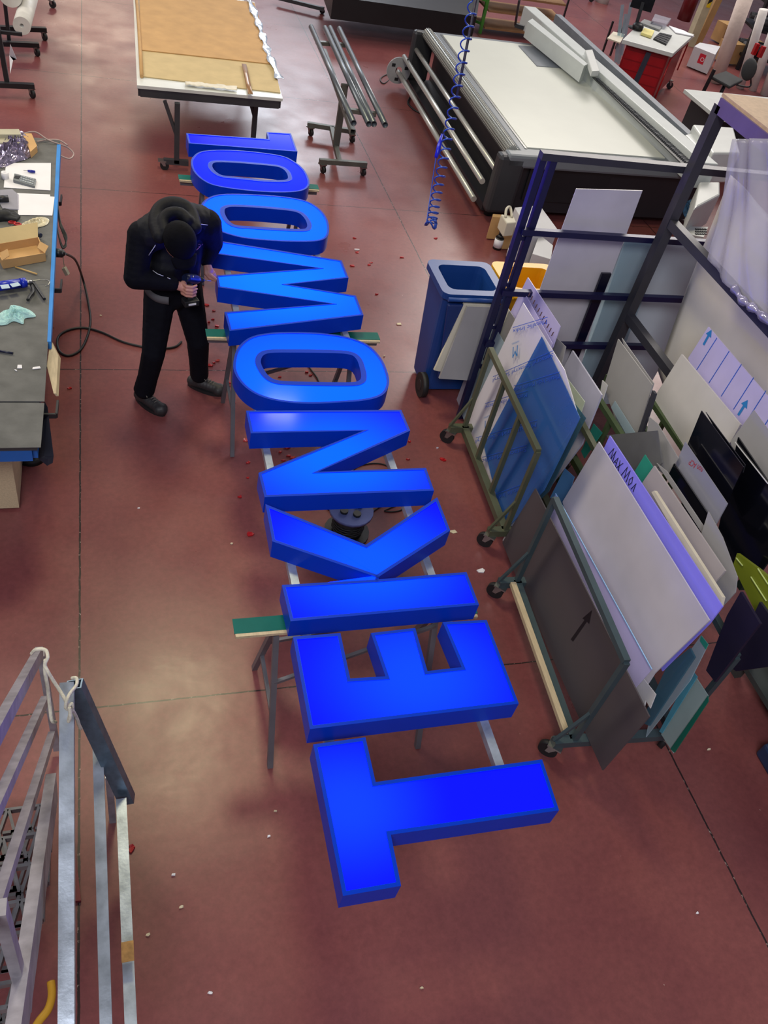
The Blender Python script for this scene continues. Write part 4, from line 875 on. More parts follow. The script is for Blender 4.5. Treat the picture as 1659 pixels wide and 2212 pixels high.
# ================================================================== sheet carts
green_fr = M('olive grey cart steel', (88, 92, 72), .45, .3, .1); gg_fr = M('grey green cart steel', (66, 82, 88), .45, .3, .12)
D1 = V((-.047, -.999, 0)).normalized()
def cart(name, label, a, b, W_, zf, mat, npost, outr=.12, far=True, side_tops=None):
    a = V(a); b = V(b); d = (b-a).normalized(); s = V((-d.y, d.x, 0)); s = s if s.x > 0 else -s
    t = thing(name, label, 'sheet cart', ((a+b)/2+s*W_/2).xy.to_3d())
    for r_ in ((0, 1) if far else (0,)):
        o = s*W_*r_; m = MB(); m.bar(a+o, b+o, .05, .05); obj('base_rail', m, mat, t)
        zt_ = zf; m = MB()
        for k in range(npost):
            p = (a+o).lerp(b+o, k/(npost-1)); m.bar(p, V((p.x, p.y, zt_)), .03, .03, up=d)
        m.bar(V((*(a+o).xy, zt_)), V((*(b+o).xy, zt_)), .035, .035, hollow=False); g = obj('side_fence', m, mat, t)
    for e in (a, b):
        m = MB(); m.bar(e-s*outr, e+s*(W_+.02), .05, .05); obj('cross_rail', m, mat, t)
        for q, an in ((e-s*(outr-.03), 2.4), (e+s*(W_-.02), .5)):
            caster((q.x, q.y, .125), t, .055, ang=an)
        m = MB(); m.bar(e-s*outr+V((0, 0, .02)), e+V((0, 0, .30)), .018, .018); obj('brace', m, mat, t)
    return t
cart('sheet_cart', 'olive grey rolling sheet cart beside the bins, with three barred fence', (2.742, 1.993, .15), (2.693, .933, .15), .40, .87, green_fr, 4)
cart('sheet_cart', 'grey green rolling sheet cart nearest the camera', (2.616, .497, .15), (2.544, -.613, .15), .62, .90, gg_fr, 2)
m = MB(); m.bar((2.565, .46, .19), (2.497, -.58, .19), .035, .03); single('wooden_batten', m, wood, 'pale wooden batten along the foot of the dark brown sheet', 'batten')
c3a, c3b = at(1285, 850, .9), at(1388, 1012, .9)
cart('sheet_cart', 'green sheet cart in the second row behind the lilac grey sheet', (c3a.x, c3a.y+.2, .15), (c3b.x, c3b.y, .15), .2, .9, M('moss green cart steel', (72, 88, 58), .45, .2), 3, outr=.05)
c4a, c4b = at(1405, 862, .92), at(1478, 975, .92)
cart('sheet_cart', 'green sheet cart in the last row below the large white sheet', (c4a.x, c4a.y, .15), (c4b.x, c4b.y-.6, .15), .2, .92, MATS['moss green cart steel'], 3, outr=.05)
SH = []
def sheet(P, x0, y0, lean, mat, label, t=.005, cat='sheet', drop=None, z0=.15, name='acrylic_sheet', down=0):
    """P: seen corners; down=k keeps the first two (top) corners and drops the sheet k metres along its own plane"""
    p0, n, d, up = plane(x0, y0, z0, lean); Q = [onp(*p, p0, n) for p in P]
    if down:
        Q = [Q[0], Q[1]]+[q-up*((q.z-down)/up.z) for q in (Q[1], Q[0])]
    if len(Q) >= 3 and not down: pass
    m = MB(); m.ext(Q, n*t); o = single(name, m, mat, label, cat); return p0, n, d, up
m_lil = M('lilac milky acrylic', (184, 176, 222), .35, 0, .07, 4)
# --- cart beside the bins
y1 = 1.993
sheet(((1051, 690), (1180, 920), (1085, 1140), (1000, 915), (985, 866)), 2.87, y1, 5, milky, 'milky sheet sticking out farthest behind the olive cart fence', t=.004)
sheet(((1062, 692), (1185, 918), (1086, 1138), (998, 896)), 2.84, y1, 5, clearpale, 'thin translucent sheet in front of the milky sheet on the olive cart', t=.004)
sheet(((1092, 658), (1215, 850), (1120, 1040), (1030, 800)), 2.90, y1, 3, beige, 'beige grey sheet with rough tip on the olive cart')
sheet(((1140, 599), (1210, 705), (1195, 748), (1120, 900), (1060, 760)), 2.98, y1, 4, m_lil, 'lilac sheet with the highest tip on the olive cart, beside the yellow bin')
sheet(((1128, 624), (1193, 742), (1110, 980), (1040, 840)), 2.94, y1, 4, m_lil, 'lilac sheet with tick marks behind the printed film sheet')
sheet(((1176, 705), (1222, 749), (1214, 782), (1150, 900), (1130, 800)), 3.04, y1, 4, greysheet, 'grey sheet corner right of the lilac tips on the olive cart')
pm_ = sheet(((1130, 654), (1219, 799), (1250, 905), (1090, 1142), (1005, 915)), 2.80, y1, 5, M('white film coated acrylic', (206, 202, 210), .35, 0, .03, 3), 'white film coated sheet with blue repeated lettering on the olive cart', t=.006)
sheet(((1170, 727), (1253, 903), (1175, 1060), (1090, 1146), (1045, 963)), 2.785, y1, 5, clearblue, 'transparent blue sheet over the printed film sheet', t=.003)
sheet(((1240, 870), (1265, 903), (1185, 1062), (1096, 1146), (1160, 1000)), 2.93, y1, 6, glassblue, 'clear bluish sheets stacked behind the blue sheet at its right edge', t=.004)
sheet(((1212, 800), (1263, 868), (1250, 905), (1195, 850)), 3.06, y1, 5, M('pale green sheet', (190, 200, 180), .4), 'small pale green offcut sheet right of the printed film')
sheet(((1236, 757), (1299, 853), (1256, 960), (1150, 1100), (1190, 850)), 3.12, y1, 6, M('lilac grey sheet', (172, 170, 190), .4, 0, .08, 5), 'lilac grey sheet with scuffed edge right of the olive cart', t=.012)
# tick marks on the lilac sheet
p0, n, d, up = plane(2.94, y1, .15, 4); m = MB()
for k in range(11):
    q = onp(1142+5.0*k, 640+8.6*k, p0, n)-n*.003; m.bar(q, q+up*.035+d*.004, .008, .001)
single('tick_marks', m, M('brown print', (110, 80, 80), .6), 'row of short dark tick marks printed on the lilac sheet', 'print')
# lettering on the film
ink = M('blue film ink', (32, 84, 190), .5)
p0, n, d, up = plane(2.782, y1, .15, 5)
rows = [((1183, 690), (1108, 712), 'Metallic Iridix'), ((1196, 762), (1065, 818), 'Setacryl Setacryl Setacryl'), ((1210, 808), (1110, 838), 'Metallic Iridix Metallic Iridix'), ((1140, 848), (1048, 876), 'Metallic Iridix Setacryl'), ((1160, 912), (1028, 950), 'Metallic Iridix Setacryl'), ((1138, 966), (1042, 992), 'Setacryl Metallic'), ((1130, 1050), (1070, 1072), 'Metallic Iridix')]
for k, (a, b_, tx) in enumerate(rows):
    A_, B_ = onp(*a, p0, n), onp(*b_, p0, n); u = (B_-A_).normalized(); v = u.cross(n).normalized()
    v = v if v.z < 0 else -v
    sz = .034; mb = text_mb(tx, (0, 0, 0), (1, 0, 0), (0, 1, 0), sz, 0); wdt = max(p.x for p in mb.v); sc = (B_-A_).length/wdt
    m = MB(); m.add([A_+u*p.x*sc+v*p.y*min(sc, 1.2)-n*.001 for p in mb.v], mb.f)
    m.bar(A_-n*.001-v*.014+V((0, 0, 0)), B_-n*.001-v*.014, .004, .0006, up=n)
    single('film_print', m, ink, 'row %s of blue lettering on the printed film sheet' % ('one, topmost', 'two', 'three', 'four', 'five', 'six', 'seven, lowest')[k], 'print', 'blue lettering rows')
for (cx_, cy_), lb in (((1120, 745), 'upper blue letter logo on the printed film sheet'), ((1058, 905), 'lower blue letter logo on the printed film sheet')):
    A_ = onp(cx_, cy_, p0, n); B_ = onp(cx_-20, cy_+8, p0, n); u = (B_-A_).normalized(); v = u.cross(n); v = v if v.z < 0 else -v
    mb = text_mb('M', (0, 0, 0), (1, 0, 0), (0, 1, 0), .11, 0); w2 = text_mb('MADREPERLA', (-.01, -.03, 0), (1, 0, 0), (0, 1, 0), .018, 0); mb.add(w2.v, w2.f)
    m = MB(); m.add([A_+u*p.x+v*p.y-n*.001 for p in mb.v], mb.f); single('film_logo', m, M('blue logo ink', (36, 120, 190), .5), lb, 'logo')
# --- nearest cart
y2 = .497
pB = sheet(((1135, 1071), (1140, 1077), (1092, 1180), (1085, 1168)), 2.73, y2, 5, white_pl, 'thin white sheet edge behind the dark brown sheet', t=.006)
pB = sheet(((1156, 1055), (1402, 1548), (1301, 1664), (1109, 1231), (1085, 1172)), 2.67, y2, 4, brownsheet, 'dark brown sheet with a black arrow on the nearest cart', t=.008)
p0, n, d, up = pB; m = MB(); Q = [onp(*p, p0, n)-n*.001 for p in ((1233, 1381), (1238, 1386), (1268, 1343), (1273, 1348), (1279, 1318), (1258, 1336), (1263, 1339))]
m.add(Q, [tuple(range(7))]); single('arrow_mark', m, M('black ink', (10, 8, 22), .5), 'black arrow drawn on the dark brown sheet', 'mark')
sheet(((1182, 1106), (1343, 1422), (1336, 1430), (1176, 1114)), 2.70, y2, 4, M('pale sheet edge', (150, 140, 165), .4), 'pale protective edge strip along the top of the dark brown sheet', t=.004, z0=.15)
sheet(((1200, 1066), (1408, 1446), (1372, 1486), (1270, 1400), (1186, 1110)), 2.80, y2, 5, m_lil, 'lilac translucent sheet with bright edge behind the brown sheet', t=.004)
p0, n, d, up = plane(2.795, y2, .15, 5); m = MB(); m.bar(onp(1200, 1066, p0, n), onp(1408, 1446, p0, n), .005, .005); single('sheet_edge', m, M('light blue sheet edge', (150, 190, 235), .2), 'bright blue edge of the lilac translucent sheet', 'edge')  # thin light blue bar along the sheet's top edge
sheet(((1220, 1012), (1240, 1030), (1220, 1100), (1188, 1075)), 2.92, y2, 6, M('sky blue sheet', (82, 130, 180), .4), 'small sky blue sheet corner at the far end of the nearest cart')
sheet(((1293, 954), (1532, 1340), (1413, 1455), (1389, 1492), (1300, 1400), (1215, 1084)), 2.86, y2, 6, M('warm white acrylic', (188, 184, 194), .4, 0, .07, 3), 'largest pale milky sheet on the nearest cart', t=.008)
sheet(((1300, 1350), (1416, 1500), (1404, 1530), (1395, 1512), (1388, 1540), (1300, 1440)), 2.84, y2, 6, white_pl, 'notched white sheet corner under the largest milky sheet', t=.006)
pD = sheet(((1317, 941), (1560, 1310), (1532, 1347), (1430, 1450), (1290, 1000)), 2.90, y2, 6, M('white acrylic with letter glow', (138, 132, 238), .3, 0, .04, 3), 'milky sheet with black handwriting behind the largest pale sheet', t=.008)  # blue light from the letters is put into this sheet's violet colour
p0, n, d, up = pD; A_, B_ = onp(1313, 985, p0, n), onp(1352, 1040, p0, n); u = (B_-A_).normalized(); v = -(u.cross(n)); v = v if v.z > 0 else -v
rnd = random.Random(2)
def stroke(P): return [A_+u*a+v*b_-n*.002 for a, b_ in P]
m = MB()
for P in (((0, 0), (.02, .07), (.04, .0), (.05, .07), (.065, 0)), ((.075, 0), (.095, .055), (.11, 0)), ((.08, .02), (.105, .022)), ((.12, .0), (.155, .06)), ((.12, .055), (.15, .0)), ((.19, 0), (.205, .07), (.225, .005), (.24, .07), (.255, 0)), ((.27, .03), (.285, .06), (.30, .03), (.285, 0), (.27, .03)), ((.32, .0), (.335, .05), (.345, .0))):
    m.tube(stroke(P), .0022, 5)
single('handwriting', m, MATS['black ink'], 'black handwritten letters along the top edge of a milky sheet', 'writing')
sheet(((1407, 1063), (1413, 1060), (1560, 1290), (1555, 1310), (1540, 1300)), 2.95, y2, 6, M('cream board edge', (206, 198, 180), .6), 'narrow cream board behind the milky sheet with handwriting', t=.02)
sheet(((1413, 1006), (1566, 1233), (1544, 1258), (1480, 1280), (1385, 1046)), 3.02, y2, 7, M('light warm grey board', (168, 160, 162), .5, 0, .04), 'light warm grey board behind the cream board edge', t=.01)
sheet(((1393, 982), (1410, 1009), (1388, 1045), (1371, 1018)), 3.06, y2, 7, teal, 'small teal sheet between the handwriting sheet and the warm grey board', t=.006)
sheet(((1282, 915), (1300, 935), (1262, 990), (1255, 975)), 3.16, y2, 5, teal, 'teal sheet seen left of the milky tips near the olive cart', t=.006)
sheet(((1530, 1105), (1560, 1160), (1592, 1246), (1588, 1280), (1560, 1310), (1500, 1200)), 3.09, y2, 7, greysheet, 'grey sheet below the silver and black sheets', t=.006)
# glass and teal pieces at the near end of the nearest cart
sheet(((1514, 1373), (1529, 1392), (1490, 1470), (1395, 1592), (1410, 1520)), 3.0, y2, 5, clearpale, 'clear pale sheet with teal tip at the near end of the cart', t=.006)
sheet(((1514, 1373), (1529, 1392), (1524, 1403), (1512, 1385)), 2.998, y2, 5, teal, 'teal tip of the clear pale sheet', t=.004)
sheet(((1490, 1400), (1500, 1420), (1480, 1450), (1402, 1568), (1385, 1560), (1440, 1440)), 2.95, y2, 5, glassblue, 'blue glass like offcut sheets at the near end of the cart', t=.01)
sheet(((1493, 1448), (1529, 1503), (1454, 1627), (1428, 1586)), 3.05, y2, 6, M('pale sea green sheet', (142, 160, 158), .35, 0, .05), 'pale sea green sheet lowest at the near end of the cart', t=.006)
sheet(((1529, 1503), (1530, 1515), (1457, 1626), (1448, 1618)), 3.045, y2, 6, M('dark green sheet edge', (20, 96, 80), .4), 'dark green edge of the pale sea green sheet', t=.004)
sheet(((1494, 1447), (1506, 1462), (1430, 1584), (1424, 1580)), 3.03, y2, 6, M('teal blue sheet', (76, 140, 160), .3), 'teal blue strip sheet left of the pale sea green sheet', t=.005)
# --- second row
sheet(((1335, 732), (1409, 832), (1369, 962), (1345, 950), (1304, 835)), 3.36, 1.4, 6, M('mid grey board', (150, 148, 148), .5, 0, .04), 'grey board with double tip in the second row below the blue bars', t=.008)
sheet(((1343, 730), (1412, 828), (1405, 850), (1360, 790)), 3.39, 1.4, 6, greysheet, 'rear grey board whose tip shows behind the double tipped board', t=.006)
sheet(((1301, 821), (1312, 832), (1300, 870), (1294, 860)), 3.32, 1.4, 6, white_pl, 'small white sheet tip left of the grey boards', t=.006)
sheet(((1328, 866), (1372, 935), (1362, 955), (1320, 880)), 3.31, 1.4, 6, clearpale, 'small clear bluish offcut in front of the grey boards', t=.004)
sheet(((1409, 843), (1414, 850), (1375, 968), (1368, 962)), 3.30, 1.4, 6, MATS['anthracite rack steel'], 'dark metal sheet edge beside the grey boards', t=.02)
sheet(((1402, 900), (1420, 915), (1465, 990), (1440, 1030), (1390, 990)), 3.25, 1.2, 6, greysheet, 'grey offcut sheets between the green rails', t=.006)
sheet(((1310, 940), (1420, 930), (1430, 1000), (1370, 1060)), 3.22, 1.2, 4, M('dim grey board', (96, 96, 98), .5), 'dim grey board low between the milky tips and the green rail', t=.006)
sheet(((1472, 765), (1599, 917), (1578, 955), (1500, 1010), (1474, 962), (1408, 866)), 3.58, 1.1, 8, M('broad white board', (196, 192, 190), .45, 0, .04), 'broad white board with thick edge in the last row', t=.014)
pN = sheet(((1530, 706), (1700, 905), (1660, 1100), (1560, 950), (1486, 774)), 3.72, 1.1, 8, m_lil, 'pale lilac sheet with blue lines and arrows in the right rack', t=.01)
p0, n, d, up = pN; m = MB(); lines = MB()
for k in range(8):
    f0 = (1549+26.5*k, 730+28.5*k); f1 = (f0[0]-44, f0[1]+69); lines.bar(onp(*f0, p0, n)-n*.001, onp(*f1, p0, n)-n*.001, .006, .001, up=n)
single('printed_lines', lines, ink, 'parallel blue lines printed on the pale lilac sheet', 'print')
for (a, b_), lb in ((((1520, 745), (1538, 712)), 'upper left blue arrow on the lined lilac sheet'), (((1595, 897), (1616, 864)), 'lower right blue arrow on the lined lilac sheet')):
    A_, B_ = onp(*a, p0, n)-n*.002, onp(*b_, p0, n)-n*.002; u = (B_-A_).normalized(); w = u.cross(n); m = MB(); L_ = (B_-A_).length
    m.add([A_+w*.01, A_-w*.01, A_+u*L_*.6-w*.01, A_+u*L_*.6-w*.032, B_, A_+u*L_*.6+w*.032, A_+u*L_*.6+w*.01], [(0, 1, 2, 6), (3, 4, 5)]); single('arrow_mark', m, MATS['blue logo ink'] if 'blue logo ink' in MATS else ink, lb, 'mark')
sheet(((1628, 886), (1700, 985), (1690, 1150), (1600, 1050), (1578, 954)), 3.50, .9, 8, greysheet, 'plain grey sheet at the right picture edge behind the black sheets', t=.006)
pK = sheet(((1594, 944), (1720, 1130), (1640, 1240), (1581, 1222), (1547, 1164)), 3.36, .6, 8, blacksheet, 'large black glossy sheet at the right picture edge', t=.01)
p0, n, d, up = plane(3.355, .6, .15, 8); m = MB(); m.bar(onp(1588, 955, p0, n), onp(1659, 1045, p0, n), .005, .004); single('sheet_edge', m, white_pl, 'thin white edge of the large black sheet', 'edge')  # thin white bar along the sheet's top edge
sheet(((1515, 887), (1606, 1009), (1571, 1083), (1545, 1110), (1485, 960)), 3.28, .6, 7, blacksheet, 'black glossy sheet standing above the silver sheet', t=.006)
sheet(((1524, 890), (1609, 1004), (1604, 1022), (1580, 990)), 3.30, .6, 7, blacksheet, 'second black sheet just behind the one above the silver sheet', t=.006)
pL = sheet(((1480, 954), (1571, 1088), (1545, 1135), (1500, 1100), (1460, 1002)), 3.22, .6, 7, M('silver protected sheet', (148, 148, 162), .4, .2, .04), 'silver sheet with red writing between two black sheets', t=.006)
p0, n, d, up = pL; A_ = onp(1520, 1012, p0, n); B_ = onp(1492, 991, p0, n); u = (B_-A_).normalized(); v = u.cross(n); v = v if v.z < 0 else -v
mb = text_mb('non ACP', (0, 0, 0), (1, 0, 0), (0, 1, 0), .05, 0); sc = (B_-A_).length/max(p.x for p in mb.v); m = MB(); m.add([A_+u*p.x*sc+v*p.y-n*.001 for p in mb.v], mb.f); single('red_writing', m, M('red ink', (170, 40, 50), .5), 'upside down red writing on the silver sheet', 'writing')
sheet(((1456, 1001), (1545, 1134), (1530, 1163), (1500, 1140), (1443, 1028)), 3.18, .6, 7, blacksheet, 'black sheet in front of the silver sheet', t=.01)
sheet(((1418, 1000), (1440, 1018), (1535, 1160), (1525, 1165)), 3.12, .6, 7, greysheet, 'grey sheet edge in front of the lower black sheet', t=.006)
# olive sheets and dark panels at the right edge
olive = M('olive green sheet', (112, 122, 32), .35, 0, .06)
sheet(((1592, 1195), (1637, 1228), (1700, 1280), (1690, 1330), (1637, 1333), (1583, 1222)), 3.30, .1, 4, olive, 'olive green sheets at the right picture edge', t=.02)
p0, n, d, up = plane(3.295, .1, .15, 4); m = MB()
for a, b_ in (((1590, 1205), (1604, 1222)), ((1622, 1246), (1655, 1298)), ((1637, 1228), (1659, 1262))): m.bar(onp(*a, p0, n), onp(*b_, p0, n), .006, .004)
single('sheet_edge', m, M('pale green edge', (190, 205, 130), .4), 'pale edges between the olive green sheets', 'edge')
m = MB(); a, b_, c_ = at(1615, 1172, .75), at(1647, 1212, .75), at(1598, 1268, .5); m.bar(a, b_, .04, .05); m.bar(b_, c_, .04, .05); single('green_bracket', m, M('dark green bracket', (40, 54, 46), .45), 'dark green angled frame bar in front of the olive sheets', 'bracket')
dpan = M('dark purple panel', (30, 26, 48), .4, 0, .08)
sheet(((1600, 1278), (1641, 1347), (1544, 1473), (1525, 1448), (1570, 1330)), 3.10, -.2, 3, dpan, 'dark purple panel standing on the floor at the right', t=.015)
sheet(((1641, 1300), (1700, 1380), (1660, 1440), (1590, 1450), (1575, 1440)), 3.22, -.2, 3, dpan, 'second dark panel behind the dark purple one', t=.015)
m = MB(); SH_ = thing('low_shelf', 'dark grey green shelf unit at the right picture edge', 'shelf', at(1640, 1500, 0))
for k, z in enumerate((.15, .35, .55)):
    m = MB(); a = at(1600, 1420, z) if k == 0 else V((a0_.x, a0_.y, z)); a0_ = a; m.slab([a, a+V((1.0, 0, 0)), a+V((1.0, -1.2, 0)), a+V((.0, -1.2, 0))], z-.04); obj('shelf_board', m, M('grey green shelf', (62, 68, 66), .5), SH_)
for dx, dy in ((.03, -.03), (.03, -1.17)):
    m = MB(); m.bar((a0_.x+dx, a0_.y+dy, 0), (a0_.x+dx, a0_.y+dy, .56), .05, .05); obj('post', m, MATS['grey green shelf'], SH_)
# ================================================================== stairs and guard rail, lower left
ST = thing('grating_stairs', 'grey steel stairs with open grating treads and sloping rails at the lower left', 'stairs', (-.5, -1.2, 0))
grate = M('grating steel', (108, 108, 112), .35, .6, .2, 20)
tread_y = []
for k, (py, px) in enumerate(((1735, 116), (1795, 112), (1861, 102), (1940, 81), (2038, 54), (2172, 29))):
    z = .2*(k+1); q = at(px, py, z); xr = q.x-.01; y = q.y
    ynext = y-.24; m = MB(); x0 = -1.0
    # rim and zig-zag bars of the grating
    m.bar((x0, y, z-.015), (xr, y, z-.015), .012, .035); m.bar((x0, ynext+.03, z-.015), (xr, ynext+.03, z-.015), .012, .035); m.bar((xr, y, z-.015), (xr, ynext+.03, z-.015), .012, .035)
    c = .066; x = xr-.03; i = 0; wd = y-ynext-.03
    while x > x0:
        for r_ in range(2):
            ya, yb = y-wd*r_/2, y-wd*(r_+1)/2; sx = .014 if (i+r_) % 2 else -.014
            m.bar((x+sx, ya, z-.012), (x-sx, yb, z-.012), .012, .03)
            m.bar((x-sx-.0, yb, z-.012), (x-c/2, yb, z-.012), .012, .03)
        x -= c/2; i += 1
    obj('tread', m, grate, ST)
def onxx(px, py, x=-.1): return onX(px, py, x)
for P, w, h in ((((85, 1410), (-60, 1680)), .05, .03), (((97, 1512), (-60, 1860)), .035, .03), (((112, 1588), (-40, 2060)), .035, .03)):
    a, b_ = onxx(*P[0]), onxx(*P[1]); b_ = b_+(b_-a)*.25; m = MB(); m.bar(a, b_, w, h, up=(1, 0, 0)); obj('hand_rail' if w > .04 else 'rail', m, galv_worn, ST)
m = MB(); a, b_ = onxx(112, 1700, -.07), onxx(38, 2212, -.07); m.bar(a, b_+(b_-a)*.1, .12, .04, up=(1, 0, 0)); obj('stringer', m, galv_worn, ST)
m = MB(); m.bar(onxx(88, 1412), V((-.1, onxx(88, 1412).y, .05)), .03, .03); obj('rail_post', m, galv_worn, ST)
m = MB(); m.bar(onxx(0, 1960, -.08), onxx(58, 2172, -.08), .045, .03, up=(1, 0, 0)); obj('rail_post', m, galv_worn, ST)
# guard rail
GR = thing('guard_rail', 'galvanised tube guard frame standing beside the stairs', 'guard rail', (.1, -1.1, 0))
t1a, t1b = dp(145, 1478, 3.15), dp(144, 2230, 2.65); t2a, t2b = dp(212, 1622, 3.5), dp(230, 2240, 2.95); t3a, t3b = dp(262, 1730, 3.55), dp(284, 2240, 2.95)
for a, b_, w in ((t1a, t1b, .050), (t2a, t2b, .042), (t3a, t3b, .042)):
    m = MB(); m.bar(a, b_+(b_-a)*.05, w, w, hollow=True); obj('rail', m, galv, GR)
nrm = (t3a-t1a).normalized(); e0 = dp(160, 1478, 3.2); e1 = dp(275, 1728, 3.62)
m = MB(); m.bar(e0, e1, .062, .05, up=(t1b-t1a).normalized(), hollow=True); o = obj('end_post', m, M('blued galvanised steel', (92, 112, 128), .35, .5, .2, 30), GR)
m = MB(); q = dp(276, 2060, 3.08); m.box(q+V((0, 0, .024)), (.044, .07, .002)); o = obj('rust_patch', m, M('rust', (150, 112, 62), .8, 0, .3, 40), GR)
m = MB()
m.bar((.15, -.62, 0), (.15, -.62, .45), .03, .03)
obj('foot_post', m, galv, GR)
rope = M('off white rope', (205, 200, 180), .9, 0, .15, 60, .4, 90)
R1 = [(68, 1412, 3.05), (78, 1403, 3.02), (98, 1404, 3.02), (103, 1420, 3.0), (97, 1435, 3.0), (103, 1450, 3.0), (115, 1470, 3.02), (128, 1490, 3.03), (140, 1510, 3.02), (148, 1525, 3.02), (155, 1520, 3.03), (155, 1532, 3.03), (143, 1530, 3.01), (143, 1518, 3.0), (150, 1500, 3.02), (165, 1480, 3.1), (165, 1465, 3.12), (155, 1465, 3.13)]
R2 = [(98, 1425, 3.0), (97, 1450, 3.02), (102, 1480, 3.03), (108, 1530, 3.05), (112, 1556, 3.06), (120, 1560, 3.1)]
R3 = [(150, 1528, 3.0), (152, 1548, 3.01), (148, 1558, 3.03), (155, 1535, 3.03), (165, 1550, 3.1), (172, 1570, 3.15), (175, 1574, 3.17)]
m = MB()
for R_ in (R1, R2, R3): m.tube(crs([dp(*p) for p in R_], 6), .0065, 8)
single('rope', m, rope, 'knotted off white rope tying the stair rail to the guard frame', 'rope')
flat('red_plate', ((150, 1812), (160, 1812), (175, 1945), (148, 1948)), 0, .02, M('dark red plate', (110, 16, 34), .4), 'dark red plate on the floor behind the guard rail', 'plate')
m = MB(); m.tube(crs([at(110, 2120, .2), at(112, 2150, .2), at(104, 2180, .2), (at(85, 2205, .2)), at(70, 2230, .2)], 6), .016, 10); single('yellow_hose', m, M('yellow hose', (200, 150, 40), .4), 'yellow hose beside the stairs at the bottom left', 'hose')
flat('wooden_strip', ((153, 1702), (160, 1705), (158, 1745), (150, 1760)), 0, .03, wood, 'short wooden strip standing behind the first guard tube', 'wood')
m = MB(); q = at(178, 1460, 0)
# ================================================================== top centre: long roller machine and green rack
RMc = thing('roller_machine', 'long dark machine with rollers at the top centre', 'machine', at(800, 10, 0))
a, b_ = at(640, -28, .5), at(1040, 40, .5)
m = MB(); m.slab([at(700, -60, .55), at(1040, -30, .55), at(1030, 36, .55), at(720, -8, .55)], .25); obj('machine_body', m, blackpl, RMc)
for z, dy in ((.45, 0), (.32, 10)):
    m = MB(); m.cyl(at(700, -14+dy, z), at(1005, 36+dy, z), .03); obj('roller', m, M('grey roller', (140, 142, 146), .3, .5), RMc)
m = MB(); m.bar(at(600, -5, .1), at(700, 20, .1), .06, .05); obj('foot_bar', m, darkpl, RMc); q = at(693, 22, .05); caster((q.x, q.y, .1), RMc, .04)
m = MB(); q = at(998, 48, .1); m.box(q, (.16, .16, .12)); obj('motor', m, darkpl, RMc); caster((q.x-.1, q.y, .1), RMc, .04)
GK = thing('green_rack', 'bright green steel rack with brown boards behind the printer', 'rack', at(1080, 60, 0))
grn = M('bright green steel', (70, 140, 52), .45)
gq = [at(1005, 55, 0), at(1035, 72, 0), at(1010, 20, 0)]
for p in (at(1003, 58, 0), at(1036, 72, 0)):
    m = MB(); m.bar(p, V((p.x, p.y, 1.1)), .05, .05); obj('post', m, grn, GK)
m = MB(); p = at(1003, 58, 0); p2 = at(1036, 72, 0)
for z in (.15, .5, .9): m.bar((p.x, p.y, z), (p2.x, p2.y, z), .04, .04)
m.bar((p2.x, p2.y, .8), (p2.x+1.6, p2.y+.1, .8), .05, .06); obj('cross_bar', m, grn, GK)
for k, (z, dz) in enumerate(((.12, 0), (.38, 0), (.62, 0))):
    m = MB(); m.slab([(p2.x+.05, p2.y-.05, z), (p2.x+1.45, p2.y+.02, z), (p2.x+1.5, p2.y+.6, z), (p2.x+.05, p2.y+.55, z)], z-.03); single('brown_board', m, M('brown board', (150, 112, 74), .7), ('lowest', 'middle', 'topmost')[k]+' brown board lying in the bright green rack', 'board')
m = MB(); m.cyl((p2.x-.2, p2.y+.2, .98), (p2.x+1.9, p2.y+.3, .98), .055); single('long_roll', m, M('cream roll', (205, 198, 180), .5), 'long cream roll on top of the green rack', 'roll')
for (px, py), lb in (((1215, 40), 'thin dark post rising behind the printer gantry'),):
    q = at(px, py+5, 0); m = MB(); m.bar(q, (q.x, q.y, 1.2), .03, .03); single('thin_post', m, blackpl, lb, 'post')
m = MB(); q = at(1118, 52, .0); m.bar(at(1113, 54, .8), at(1132, 60, .8), .06, .05); m.bar(at(1113, 54, .8), at(1122, 0, 1.2), .03, .03); single('signal_arm', m, darkpl, 'dark bent arm beside the printer gantry end', 'arm')
# ================================================================== top right: red tool cart, tubes, chair, shelves
RC = thing('tool_cart', 'red metal tool cart with a white tray top and casters', 'tool cart', at(1390, 190, 0))
redm = M('deep red lacquer', (140, 12, 22), .35, 0, .06)
za = .84; P = [at(1345, 85, za), at(1455, 115, za), at(1500, 74, za), at(1390, 42, za)]
m = MB(); m.slab(P, za-.06); obj('tray_top', m, whitepaint, RC, bevel=.008)
ins = lambda k: [p.lerp((P[0]+P[1]+P[2]+P[3])/4, k) for p in P]
I = ins(.16); m = MB(); m.slab([V((p.x, p.y, za-.07)) for p in I], .14); obj('cabinet_body', m, redm, RC, bevel=.006)
for k in range(4):
    z = .22+.14*k; a, b_ = I[0], I[1]; m = MB(); m.bar(V((a.x, a.y-.004, z)).lerp(V((b_.x, b_.y-.004, z)), .04), V((a.x, a.y-.004, z)).lerp(V((b_.x, b_.y-.004, z)), .96), .006, .12); dr = obj('drawer', m, M('red drawer', (160, 16, 26), .35), RC)
m = MB(); m.bar(V((*(I[0].lerp(I[1], .45)+V((0, -.03, 0))).xy, .1)), V((*(I[0].lerp(I[1], .52)+V((0, -.03, 0))).xy, za-.1)), .09, .01); obj('grey_strap', m, M('slate strap', (62, 70, 84), .5), RC)
for p in I: caster((p.x, p.y, .14), RC, .055)
m = MB(); m.tube([V((*I[1].xy, .15))+V((.05, 0, 0)), V((*I[1].xy, za-.12))+V((.05, 0, 0)), V((*I[2].xy, za-.12))+V((.05, 0, 0)), V((*I[2].xy, .3))+V((.05, 0, 0))], .012, 8); obj('side_handle', m, redpl, RC)
kb = thing('keyboard', 'black keyboard at the right of the white tray on the red cart', 'keyboard', at(1435, 82, za))
